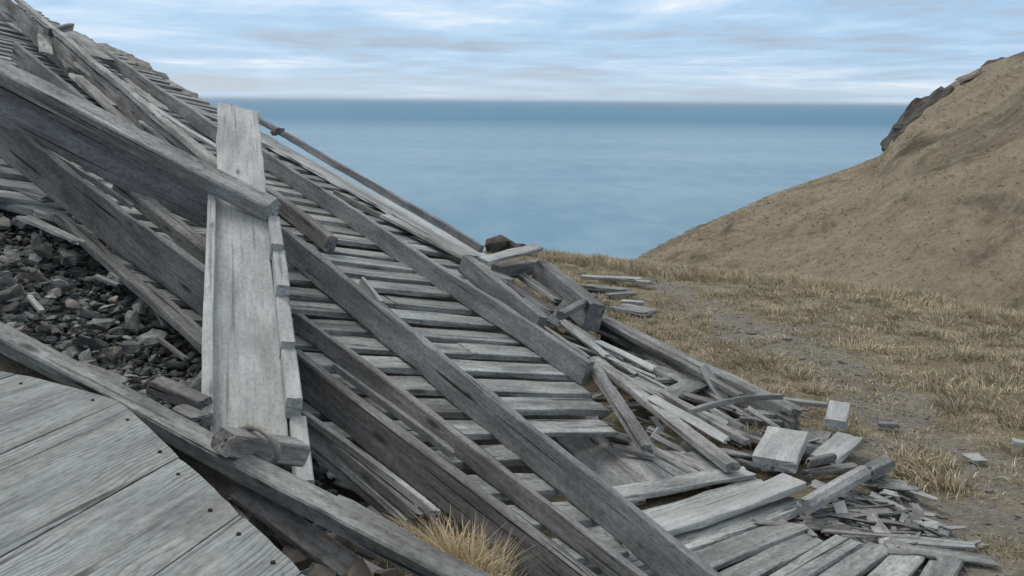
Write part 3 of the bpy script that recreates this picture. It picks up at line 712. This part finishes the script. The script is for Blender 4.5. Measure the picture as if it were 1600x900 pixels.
plank(B, 'brown upright board across the hollow by the pale propped board', 'plank', G(942, 585, .06), G(1012, 588, .06), .035, .15, W_BROWN, jag=.05)
plank(B, 'thin pale batten across the hollow below the brown upright board', 'batten', G(962, 596, .12), G(1062, 594, .12), .05, .03, W_LATH, jag=.05)
plank(B, 'dark broken board in the grassy hollow of the frame', 'plank', G(955, 540, .06), G(978, 568, .03), .10, .03, W_BROWN, jag=.08)
plank(B, 'grey board at the lower end of the grass edge beam', 'plank', G(1160, 645, .12), G(1250, 650, .06), .10, .03, W_ROUGH, jag=.06)
plank(B, 'thin grey batten reaching toward the small end block', 'batten', G(1205, 622, .12), G(1300, 634, .08), .06, .03, W_LATH, jag=.05)
plank(B, 'dark short batten behind the thick board block', 'batten', G(1150, 655, .1), G(1225, 662, .06), .05, .04, W_ROUGH, jag=.04)
plank(B, 'pale lath running into the thick board block', 'lath', G(1120, 700, .1), G(1185, 718, .08), .035, .03, W_LATH, jag=.05)
plank(B, 'lower pale lath pointing at the thick board block', 'lath', G(1060, 690, .14), G(1192, 733, .08), .04, .03, W_LATH, jag=.05)
plank(B, 'dark lath lying across the tops of the brown planks', 'lath', G(948, 694, .16), G(1030, 718, .12), .04, .03, W_BROWN, jag=.05)
plank(B, 'short broken board below the sawn beam end', 'plank', G(940, 676, .14), G(990, 690, .12), .14, .025, W_ROUGH, jag=.05)
plank(B, 'small white splinter standing where the laths meet', 'splinter', G(1010, 702, .1), G(1034, 668, .16), .04, .02, W_CHUTE, up=Vector((0, -1, .3)), jag=.04)
beamS('splinter', 'pale pointed splinter standing against the middle beam', 'splinter', (561, 428), (598, 474), .09, .03, W_CHUTE, h0=.12, jag=.1)

rt = random.Random(21)
for i in range(34):
    f = rt.random(); x = 885+f*290; y = 500+f*185+rt.uniform(-28, 34)
    c_ = G(x, y, .05+.09*rt.random()); d_ = Vector((.62, -.75, rt.uniform(-.25, .02))).normalized()
    d_ = Matrix.Rotation(rt.gauss(0, .55), 3, 'Z') @ d_; l_ = rt.uniform(.15, .45)
    o = wood('broken_lath', c_-d_*l_, c_+d_*l_, Vector((rt.gauss(0, .4), rt.gauss(0, .4), 1)), rt.choice((.03, .05, .08, .12)), rt.uniform(.018, .035), rt.choice((W_LATH, W_BOARD, W_BROWN, W_ROUGH)), jag=.05, jag2=.07)
    tag(o, 'broken lath tangled in the splintered frame beside the grass', 'lath', 'broken laths tangled in the frame')
for i in range(16):
    f = rt.random(); x = 895+f*190; y = 520+f*125+rt.uniform(-20, 26)
    c_ = G(x, y, .12+.10*rt.random()); d_ = Matrix.Rotation(rt.gauss(0, .22), 3, 'Z') @ Vector((.60, -.78, -.16)).normalized(); l_ = rt.uniform(.3, .65)
    o = wood('thin_board', c_-d_*l_, c_+d_*l_, Vector((rt.gauss(0, .25), rt.gauss(-.2, .25), 1)), rt.choice((.03, .04, .06)), .022, rt.choice((W_BOARD, W_CHUTE, W_LATH)), jag=.06, jag2=.08)
    tag(o, 'long thin pale board split off in the frame beside the grass', 'board', 'thin pale boards split off in the frame')
for i in range(26):
    f = rt.random(); x = 60+f*290; y = 45+f*175+rt.uniform(2, 60)
    c_ = S(x, y, rt.uniform(.08, .30)); d_ = (S3+B3*rt.gauss(0, .10)).normalized(); l_ = rt.uniform(.6, 1.7)
    o = wood('thin_board', c_-d_*l_, c_+d_*l_, N3, rt.choice((.07, .10, .14)), .03, rt.choice((W_LATH, W_BOARD, W_CHUTE, W_BOARD)), jag=.06, jag2=.06)
    tag(o, 'thin weathered board lying down the bank behind the chute', 'board', 'thin boards down the bank behind the chute')
for i in range(12):
    f = rt.random(); x = 10+f*300; y = 215+f*215+rt.uniform(-20, 30)
    c_ = P(x, y, 7.4-f*1.7); d_ = Vector((c_-P(x+40, y+30, 7.2-f*1.7))).normalized(); l_ = rt.uniform(.25, .6)
    o = wood('thin_board', c_-d_*l_, c_+d_*l_, N3, rt.choice((.05, .08)), .025, rt.choice((W_LATH, W_BOARD, W_ROUGH)), jag=.06, jag2=.06)
    tag(o, 'thin broken board wedged between the beams left of the chute', 'board', 'thin boards wedged beside the chute')
for (x0, y0, t0, x1, y1, t1, w_) in [(372, 762, 3.35, 560, 900, 3.0, .09), (400, 800, 3.4, 640, 925, 3.05, .05), (360, 790, 3.5, 470, 900, 3.2, .12)]:
    o = wood('thin_board', P(x0, y0, t0), P(x1, y1, t1), Vector((-.2, -.5, 1)), w_, .03, W_ROUGH, jag=.03, jag2=.05)
    tag(o, 'dark thin board lying in the gap below the near beam', 'board', 'dark boards in the gap below the near beam')
for i in range(16):
    x, y = rt.uniform(10, 300), rt.uniform(360, 640)
    if not inpoly(x, y, POLY): continue
    c_ = S(x, y, -.02); d_ = Vector((.7, -.6, -.2)); d_ = (Matrix.Rotation(rt.gauss(0, .5), 3, 'Z') @ d_).normalized(); l_ = rt.uniform(.08, .22)
    o = wood('wood_scrap', c_-d_*l_, c_+d_*l_, (N3+Vector((rt.gauss(0, .2), rt.gauss(0, .2), 0))), rt.choice((.03, .05)), .018, rt.choice((W_LATH, W_ROUGH, W_BROWN)), jag=.04, jag2=.04)
    tag(o, 'wood scrap lying on the slate rubble beside the chute', 'wood scrap', 'wood scraps on the slate rubble')
# far scattered planks at the shelf edge
for (x0, y0, x1, y1, w_, lab) in [(900, 432, 1010, 438, .14, 'farthest flat plank on the track beyond the pile'), (905, 446, 985, 456, .16, 'second flat plank beyond the pile near the track'), (940, 462, 1000, 458, .12, 'dark flat plank among those beyond the pile'),
        (955, 478, 1026, 492, .24, 'broad flat board with dark ends beside the track beyond the pile'), (985, 440, 1028, 442, .1, 'short flat plank end beyond the pile beside the gravel'), (960, 470, 1015, 474, .1, 'narrow grey plank above the broad flat board')]:
    plank(B, lab, 'plank', Z(x0, y0, .07), Z(x1, y1, .07), w_, .04, W_BOARD if 'dark flat' not in lab else W_BROWN, jag=.12)

# ------------------------------------------------------------------ lower panel on the ground
panel = thing('collapsed_panel', 'fallen panel of wide pale boards lying flat in the near foreground', 'panel', Z(1180, 840, .03))
DL = [((999, 796), (1172, 751)), ((1036, 831), (1236, 758)), ((1079, 861), (1238, 807)), ((1121, 892), (1255, 831)), ((1198, 897), (1300, 845)), ((1285, 897), (1352, 850)), ((1353, 897), (1402, 858)), ((1430, 900), (1455, 866)), ((1495, 905), (1502, 876))]
for (a0, a1), (b0, b1), k in zip(DL, DL[1:], range(9)):
    z_ = .075-.004*k
    A0, A1, B0, B1 = Z(*a0, z_), Z(*a1, z_), Z(*b0, z_), Z(*b1, z_)
    dirn = ((A1-A0).normalized()+(B1-B0).normalized()).normalized()
    far = (A1+B1)/2; near0 = (A0+B0)/2; L0 = max((far-near0).length, 1.0)
    near = far-dirn*(L0+.35+.22*k); far = far+dirn*random.uniform(-.02, .06)
    side = Vector((dirn.y, -dirn.x, 0)); mid = (A0+A1)/2
    w_ = abs((((B0+B1)/2-mid)).dot(side))-.012
    wood('board', near, far, Vector((.0, 0, 1))+side*-.05, max(.1, min(.26, w_)), .034, W_BOARD, panel, warp=.008, jag=.02, jag2=.07, sag=-.006)
wood('board', Z(960, 772, .09), Z(1180, 737, .10), Vector((0, 0, 1)), .15, .03, W_BOARD, panel, warp=.008, jag2=.08)
plank('board', 'raised pale board with a chipped end on top of the fallen panel', 'board', Z(985, 838, .13), Z(1246, 748, .16), .16, .035, W_CHUTE, jag2=.04, sag=-.02)
# brown planks fanning out under the laths
fan = thing('plank_section', 'section of narrow brownish planks under the splayed laths', 'planks', Z(1000, 740, .05))
for (x0, y0, x1, y1, w_, m_) in [(872, 672, 992, 788, .15, W_BOARD), (900, 672, 1022, 776, .13, W_LATH), (930, 678, 1052, 770, .15, W_LATH), (968, 690, 1076, 760, .13, W_BOARD), (1002, 700, 1102, 754, .13, W_BOARD), (1036, 700, 1130, 746, .13, W_LATH), (1070, 706, 1158, 742, .11, W_BOARD)]:
    wood('plank', Z(x0, y0, .10), Z(x1, y1, .085), Vector((0, 0, 1)), w_, .025, m_, fan, warp=.008, jag=.08, jag2=.05)

# blocks and boards at the toe of the pile
plank('block', 'thick square board block with a dark end at the toe of the pile', 'block', Z(1209, 727, .13), Z(1231, 678, .15), .25, .07, W_CHUTE, jag=.02, up=Vector((-.05, -.15, 1)))
plank('block', 'small board block on the grass with a dark hollow end', 'block', Z(1304, 664, .15), Z(1311, 633, .15), .14, .06, W_CHUTE, jag=.02, up=Vector((0, -.1, 1)))
plank('board', 'pale board tilted beyond the thick board block', 'board', Z(1284, 722, .08), Z(1330, 680, .12), .17, .03, W_CHUTE, jag=.03, up=Vector((-.1, -.2, 1)))
plank('board', 'grey board lying between the thick block and the tilted board', 'board', Z(1262, 716, .07), Z(1282, 672, .09), .22, .03, W_ROUGH, jag=.04)
plank('batten', 'split batten in front of the tilted board', 'batten', Z(1252, 726, .14), Z(1312, 712, .14), .05, .05, W_ROUGH, jag=.08)
plank('batten', 'flat splintered batten beneath the split one', 'batten', Z(1250, 742, .08), Z(1345, 728, .06), .07, .03, W_LATH, jag=.08)
plank('log', 'round weathered log pointing away over the splinters', 'log', Z(1252, 793, .16), Z(1350, 738, .14), .09, .09, W_LATH, jag=.03, jag2=.02, cham=.29)
plank('log', 'broken far end of the weathered log, cracked from its trunk', 'log', Z(1349, 741, .13), Z(1392, 722, .12), .085, .075, W_ROUGH, jag=.05, jag2=.06)
plank('board', 'small upright pale board scrap in the splinter heap', 'board', Z(1326, 818, .04), Z(1310, 780, .12), .075, .02, W_CHUTE, up=Vector((0, -1, 1)), jag=.03)
plank('board', 'flat pale scrap lying alone on the gravel track', 'board', Z(1500, 716, .03), Z(1546, 714, .03), .13, .02, W_LATH, jag=.1)
plank('board', 'pale scrap at the far picture edge on the turf', 'board', Z(1572, 688, .06), Z(1612, 696, .06), .06, .03, W_CHUTE, jag=.05)
plank('batten', 'weathered batten alone on the grass beyond the end block', 'batten', Z(1365, 662, .03), Z(1412, 664, .03), .06, .03, W_LATH, jag=.05)
# splinter heap
spl = []; SPM = (W_LATH, W_BOARD, W_BOARD, W_BROWN)
for i in range(9):
    L_ = .09+.07*(i % 5); o = wood('splinter', Vector((-L_, 0, -50)), Vector((L_, 0, -50)), Vector((0, 0, 1)), .035+.03*(i % 3), .012, SPM[i % 4], jag=.07, taper=.6, warp=.01)
    spl.append(o.data); COL.objects.unlink(o); bpy.data.objects.remove(o)
HEAP = [(1235, 800), (1300, 770), (1400, 745), (1450, 800), (1500, 850), (1505, 885), (1420, 862), (1330, 845), (1260, 835)]
k = 0
while k < 120:
    x, y = random.uniform(1230, 1510), random.uniform(740, 890)
    if not inpoly(x, y, HEAP): continue
    q = Z(x, y, .02+.06*random.random()); o = bpy.data.objects.new('splinter', random.choice(spl)); s_ = random.uniform(.35, 1.0)
    put(o, Matrix.Translation(q) @ Matrix.Rotation(random.gauss(-.4, .9), 4, 'Z') @ Matrix.Rotation(random.gauss(0, .10), 4, 'Y') @ Matrix.Rotation(random.gauss(0, .22), 4, 'X') @ Matrix.Diagonal((s_, s_*1.2, s_, 1)))
    tag(o, 'small weathered splinter in the heap at the end of the fallen panel', 'splinter', 'splinters heaped at the end of the fallen panel'); k += 1
k = 0
while k < 60:
    x, y = random.uniform(900, 1260), random.uniform(560, 735)
    if y < 560+(x-900)*.22 or y > 690+(x-900)*.16: continue
    q = G(x, y, .05+.05*random.random()); o = bpy.data.objects.new('splinter', random.choice(spl)); s_ = random.uniform(.4, 1.1)
    put(o, Matrix.Translation(q) @ Matrix.Rotation(random.gauss(-.6, .7), 4, 'Z') @ Matrix.Rotation(random.gauss(0, .2), 4, 'Y') @ Matrix.Diagonal((s_, s_*1.2, s_, 1)))
    tag(o, 'small weathered splinter among the splayed laths', 'splinter', 'splinters among the splayed laths'); k += 1
k = 0
while k < 22:
    f = random.random(); q = S(470+f*170+random.uniform(-10, 25), 690+f*130+random.uniform(-15, 20), -.24+.1*random.random())
    o = bpy.data.objects.new('splinter', random.choice(spl)); s_ = random.uniform(.4, 1.0)
    put(o, Matrix.Translation(q) @ Matrix.Rotation(random.gauss(-.8, .4), 4, 'Z') @ Matrix.Rotation(random.gauss(.15, .2), 4, 'Y') @ Matrix.Diagonal((s_, s_*1.2, s_, 1)))
    tag(o, 'small weathered splinter in the gap behind the near beam', 'splinter', 'splinters behind the near beam'); k += 1
plank('board', 'pale flat board lying on the near beam by the grass tuft', 'board', P(505, 782, 3.45), P(650, 852, 3.2), .10, .02, W_BOARD, up=Vector((-.1, -.3, 1)), jag=.08)

# ------------------------------------------------------------------ grass
def grass_mat():
    m, nt, bs = newmat('dry_grass_blades'); at = nd(nt, 'ShaderNodeAttribute', attribute_name='tone')
    nt.links.new(at.outputs['Color'], bs.inputs['Base Color']); bs.inputs['Roughness'].default_value = .8; bs.inputs['Specular IOR Level'].default_value = .1
    return m
M_GRASS = grass_mat()
def blades(root, hgt, lean, width, tone):
    """four-vertex-per-side bent blades; arrays of roots (n,3), heights, lean vectors (n,2), widths, tones (n,3)"""
    n = len(root); ang = RNG.uniform(0, 2*np.pi, n); sx = np.cos(ang)*width/2; sy = np.sin(ang)*width/2
    V = np.zeros((n, 5, 3)); z0 = np.zeros(n)
    side = np.stack([sx, sy, z0], -1)
    mid = root+np.stack([lean[:, 0]*.35, lean[:, 1]*.35, hgt*.6], -1)
    tip = root+np.stack([lean[:, 0], lean[:, 1], hgt*np.maximum(.25, 1-.25*np.hypot(lean[:, 0], lean[:, 1])/np.maximum(hgt, .01))], -1)
    V[:, 0] = root-side; V[:, 1] = root+side; V[:, 2] = mid-side*.75; V[:, 3] = mid+side*.75; V[:, 4] = tip
    i0 = np.arange(n)[:, None]*5
    Fc = np.concatenate([i0+np.array([[0, 1, 3]]), i0+np.array([[0, 3, 2]]), i0+np.array([[2, 3, 4]])], 0)
    return V.reshape(-1, 3), Fc, np.repeat(tone, 5, 0)
TONES = np.array([(.48, .425, .30), (.62, .555, .41), (.40, .35, .25), (.26, .235, .165), (.225, .22, .14), (.36, .27, .18)])
def grow(cx, cy, n_per, rad, hmin, hmax, spread, wid, tw):
    n = len(cx)*n_per; ci = np.repeat(np.arange(len(cx)), n_per)
    r_ = np.repeat(rad, n_per)*np.sqrt(RNG.random(n)); th = RNG.uniform(0, 2*np.pi, n)
    x = cx[ci]+r_*np.cos(th); y = cy[ci]+r_*np.sin(th); z = hz(x, y)-.01
    h = RNG.uniform(hmin, hmax, n)*np.repeat(RNG.uniform(.6, 1.25, len(cx)), n_per)
    wind = np.repeat(RNG.normal(0, .35, (len(cx), 2)), n_per, 0)+np.array([-.25, .1])
    lean = np.stack([np.cos(th), np.sin(th)], -1)*h[:, None]*spread*RNG.random((n, 1))+wind*h[:, None]*.8+RNG.normal(0, .18, (n, 2))*h[:, None]
    tone = TONES[RNG.choice(len(TONES), n, p=tw)]*np.repeat(RNG.uniform(.75, 1.2, len(cx)), n_per)[:, None]*RNG.uniform(.8, 1.2, (n, 1))
    return blades(np.stack([x, y, z], -1), h, lean, wid*RNG.uniform(.6, 1.3, n), tone)
def inside_turf(x, y):
    cy = np.interp(x, CRX, CRY); sl = slabz(x, y)-.30
    c_ = (x-ORG[0])*BD[0]+(y-ORG[1])*BD[1]+(hz(x, y)-ORG[2])*BD[2]
    return (y < cy+.6) & ((sl < .0) | (c_ > 2.3))
parts = []
n = 9500; x = RNG.uniform(-.6, 9, n); y = RNG.uniform(3.2, 15, n)
pm = pathmask(x, y); cl = np.array([fbm(a_, b_, .8, 3, 7.0) for a_, b_ in zip(x, y)])
heapw = np.array([toac((a_, b_, 0))[1] for a_, b_ in zip(x, y)])
foot = (y < 7.6) & (x < 1.05+.25*(y-3.5)*.9)                 # under the fallen boards
near = (x < 2.35) & (y < 6.3)
k_ = inside_turf(x, y) & (RNG.random(n) > pm*1.15) & (RNG.random(n) < .60+.6*cl) & ~near & ~foot
x, y = x[k_], y[k_]
parts.append(grow(x, y, 52, RNG.uniform(.05, .2, len(x)), .02, .07, 1.3, .006, [.22, .16, .22, .18, .12, .10]))
# thick pale tussocks along the crest
t_ = RNG.uniform(0, 1, 900); x = .2+t_*7.5; y = np.interp(x, CRX, CRY)-np.abs(RNG.normal(0, .45, 900))*(.6+.9*t_)+.15
k_ = inside_turf(x, y); x, y = x[k_], y[k_]
parts.append(grow(x, y, 60, RNG.uniform(.06, .2, len(x)), .05, .15, .7, .008, [.28, .42, .14, .08, .04, .04]))
# rounded tussocks over the turf, more on the seaward side
n = 420; x = RNG.uniform(2.2, 8, n); y = RNG.uniform(4.8, 13, n); pm = pathmask(x, y)
w_ = np.clip((x-2.2)/2.2, .12, 1)
k_ = inside_turf(x, y) & (RNG.random(n) < w_) & (pm < .25); x, y = x[k_], y[k_]
parts.append(grow(x, y, 130, RNG.uniform(.07, .22, len(x)), .05, .12, 1.5, .007, [.27, .27, .17, .12, .09, .08]))
# inside the broken frame and between stones
gx, gy = [], []
for _ in range(110):
    q = G(random.choice([random.gauss(940, 25), random.gauss(1110, 22), random.gauss(1180, 25)]), 0, 0) if False else None
for (mx, my, sx_, sy_, n_) in [(945, 545, 28, 14, 40), (1105, 672, 20, 8, 26), (1165, 690, 18, 8, 20), (880, 415, 60, 6, 60), (1430, 735, 30, 14, 50), (100, 390, 14, 12, 10), (560, 860, 25, 20, 8)]:
    for _ in range(n_):
        q = G(random.gauss(mx, sx_), random.gauss(my, sy_), .0); gx.append(q.x); gy.append(q.y)
gx, gy = np.array(gx), np.array(gy)
parts.append(grow(gx, gy, 40, np.full(len(gx), .08), .04, .12, .9, .008, [.30, .2, .15, .10, .05, .20]))
ofs = 0; V, Fc, T = [], [], []
for v, f, t in parts: V.append(v); Fc.append(f+ofs); T.append(t); ofs += len(v)
tag(fastmesh('grass', np.concatenate(V), np.concatenate(Fc), M_GRASS, colors=np.concatenate(T)), 'dry tan grass over the shelf and along its edge', 'grass', kind='stuff')
nh = 3000; u_ = RNG.integers(4, NU-70, nh); v_ = 13+(RNG.random(nh)**.8*(NV-2)).astype(int)
hp = HILL[v_, u_]+RNG.normal(0, .08, (nh, 3))*np.array([1, 1, 0.0])-np.array([0, 0, .04]); keep = (hp[:, 2] > -26); hp = hp[keep]
nb = 7; hr = np.repeat(hp, nb, 0)+RNG.normal(0, .07, (len(hp)*nb, 3))*np.array([1, 1, 0.0]); hh = RNG.uniform(.05, .15, len(hr))
tn = np.array([(.37, .32, .225), (.42, .365, .265), (.33, .285, .20), (.29, .25, .17)])[RNG.choice(4, len(hp), p=[.4, .3, .2, .1])]
v, f, t = blades(hr, hh, RNG.normal(0, .8, (len(hr), 2))*hh[:, None]+np.array([-.1, -.08]), np.full(len(hr), .035), np.repeat(tn, nb, 0)*RNG.uniform(.85, 1.15, (len(hr), 1)))
tag(fastmesh('hill_grass', v, f, M_GRASS, colors=t), 'short dry grass tussocks covering the hill', 'grass', kind='stuff')
# the one tuft in the near foreground
tuft_c = [S(q[0], q[1], .0) for q in [(668, 862), (690, 868), (705, 880), (728, 893), (752, 912), (780, 930), (700, 900), (655, 872), (735, 925), (720, 905)]]
tx, ty = np.array([q.x for q in tuft_c]), np.array([q.y for q in tuft_c])
v, f, t = grow(tx, ty, 230, np.full(len(tx), .085), .14, .29, .8, .0045, [.34, .40, .14, .04, .02, .06])
gz = np.repeat(hz(v[0::5, 0], v[0::5, 1]), 5); t = t*np.array([1.08, 1.02, .92]); v[:, 2] += slabz(np.repeat(v[0::5, 0], 5), np.repeat(v[0::5, 1], 5))-.06-gz
tag(fastmesh('grass_tuft', v, f, M_GRASS, colors=t), 'tall dry yellow grass tuft growing behind the near beam', 'grass tuft')

# ------------------------------------------------------------------ light and sky
SUN_EL, SUN_AZ = R(50), R(-48)       # azimuth from +Y (seaward) toward +X
w = bpy.data.worlds.new('World'); scene.world = w; w.use_nodes = True; nt = w.node_tree; nt.nodes.clear(); L = nt.links.new
out = nt.nodes.new('ShaderNodeOutputWorld')
sky = nt.nodes.new('ShaderNodeTexSky'); sky.sky_type = 'NISHITA'; sky.sun_disc = False; sky.sun_elevation = SUN_EL; sky.sun_rotation = SUN_AZ
sky.air_density = 1.0; sky.dust_density = .6; sky.ozone_density = 1.5
bg1 = nt.nodes.new('ShaderNodeBackground'); L(sky.outputs[0], bg1.inputs[0]); bg1.inputs[1].default_value = .085
tc = nt.nodes.new('ShaderNodeTexCoord')
sp = nt.nodes.new('ShaderNodeSeparateXYZ'); L(tc.outputs['Generated'], sp.inputs[0])
zz = math_(nt, 'ADD', math_(nt, 'MAXIMUM', sp.outputs[2], 0.0), .045)     # a cloud deck seen at a flat angle
cv = nt.nodes.new('ShaderNodeCombineXYZ'); L(math_(nt, 'DIVIDE', sp.outputs[0], zz), cv.inputs[0]); L(math_(nt, 'DIVIDE', sp.outputs[1], zz), cv.inputs[1])
def mapn(sc, det, ro, dist, off=(0, 0, 0)):
    m_ = nt.nodes.new('ShaderNodeMapping'); m_.inputs['Scale'].default_value = sc; m_.inputs['Location'].default_value = off; L(cv.outputs[0], m_.inputs[0])
    n_ = nd(nt, 'ShaderNodeTexNoise', Scale=1.0, Detail=det, Roughness=ro, Distortion=dist); L(m_.outputs[0], n_.inputs['Vector']); return n_.outputs['Fac']
a_ = mapn((.30, .26, 1), 12, .60, .35, (3.1, 1.7, .4)); b_ = mapn((1.3, 1.0, 1), 10, .62, .3, (1.3, 4.4, 2.0)); c_ = mapn((.12, .13, 1), 4, .5, .2, (7.7, .4, 5.0))
cov = math_(nt, 'ADD', math_(nt, 'ADD', math_(nt, 'MULTIPLY', a_, .55), math_(nt, 'MULTIPLY', b_, .16)), math_(nt, 'MULTIPLY', c_, .29))
cc = ramp(nt, [(.41, (.28, .38, .53)), (.455, (.35, .46, .62)), (.48, (.34, .51, .72)), (.515, (.42, .58, .77)), (.555, (.55, .67, .81)), (.61, (.84, .85, .86))]); L(cov, cc.inputs[0])
hi = nt.nodes.new('ShaderNodeMapRange'); hi.interpolation_type = 'SMOOTHSTEP'; L(sp.outputs[2], hi.inputs[0]); hi.inputs[1].default_value = .12; hi.inputs[2].default_value = .5
lo = nt.nodes.new('ShaderNodeMapRange'); lo.interpolation_type = 'SMOOTHSTEP'; L(sp.outputs[2], lo.inputs[0]); lo.inputs[1].default_value = .0; lo.inputs[2].default_value = .045; lo.inputs[3].default_value = .7; lo.inputs[4].default_value = 0.0
low = mix(nt, lo.outputs[0], cc.outputs[0], (.47, .59, .72))       # clouds melt together towards the horizon
cloud = mix(nt, hi.outputs[0], low, (.74, .74, .73))      # thicker, whiter overcast overhead
bg2 = nt.nodes.new('ShaderNodeBackground'); L(cloud, bg2.inputs[0]); bg2.inputs[1].default_value = 1.0
ms = nt.nodes.new('ShaderNodeMixShader')
cf = ramp(nt, [(.34, .70), (.60, .95)]); L(cov, cf.inputs[0]); L(cf.outputs[0], ms.inputs[0]); L(bg1.outputs[0], ms.inputs[1]); L(bg2.outputs[0], ms.inputs[2]); L(ms.outputs[0], out.inputs[0])
sl = bpy.data.lights.new('sun', 'SUN'); sl.energy = 1.5; sl.angle = R(28); sl.color = (1, .95, .86)
so = bpy.data.objects.new('sun', sl); COL.objects.link(so)
sd = Vector((math.sin(SUN_AZ)*math.cos(SUN_EL), math.cos(SUN_AZ)*math.cos(SUN_EL), math.sin(SUN_EL)))
so.rotation_euler = sd.to_track_quat('Z', 'Y').to_euler()

hm = bpy.data.materials.new('sea_air'); hm.use_nodes = True; hn = hm.node_tree; hn.nodes.clear()
ho = hn.nodes.new('ShaderNodeOutputMaterial'); pv = hn.nodes.new('ShaderNodeVolumePrincipled'); pv.inputs['Color'].default_value = (.72, .86, 1, 1); pv.inputs['Density'].default_value = HAZE; pv.inputs['Anisotropy'].default_value = .2
hn.links.new(pv.outputs[0], ho.inputs['Volume'])
hb = 160000.0; z0, z1 = -90.0, 60.0
tag(meshobj('haze', [(-hb, -hb, z0), (hb, -hb, z0), (hb, hb, z0), (-hb, hb, z0), (-hb, -hb, z1), (hb, -hb, z1), (hb, hb, z1), (-hb, hb, z1)], [(3, 2, 1, 0), (4, 5, 6, 7), (0, 1, 5, 4), (1, 2, 6, 5), (2, 3, 7, 6), (3, 0, 4, 7)], hm), 'thin pale sea haze', 'haze', kind='stuff')
cam = bpy.data.cameras.new('camera'); co = bpy.data.objects.new('camera', cam); COL.objects.link(co); scene.camera = co
cam.sensor_width = 36; cam.lens = F*36/1600; cam.clip_start = .05; cam.clip_end = 300000
Mc = Matrix((Vector(RT), Vector(UP), -Vector(FWD))).transposed().to_4x4(); Mc.translation = Vector(CAM); co.matrix_world = Mc
scene.view_settings.view_transform = 'Standard'; scene.view_settings.look = 'None'; scene.view_settings.exposure = .3; scene.view_settings.gamma = 1
scene.render.engine = 'CYCLES'
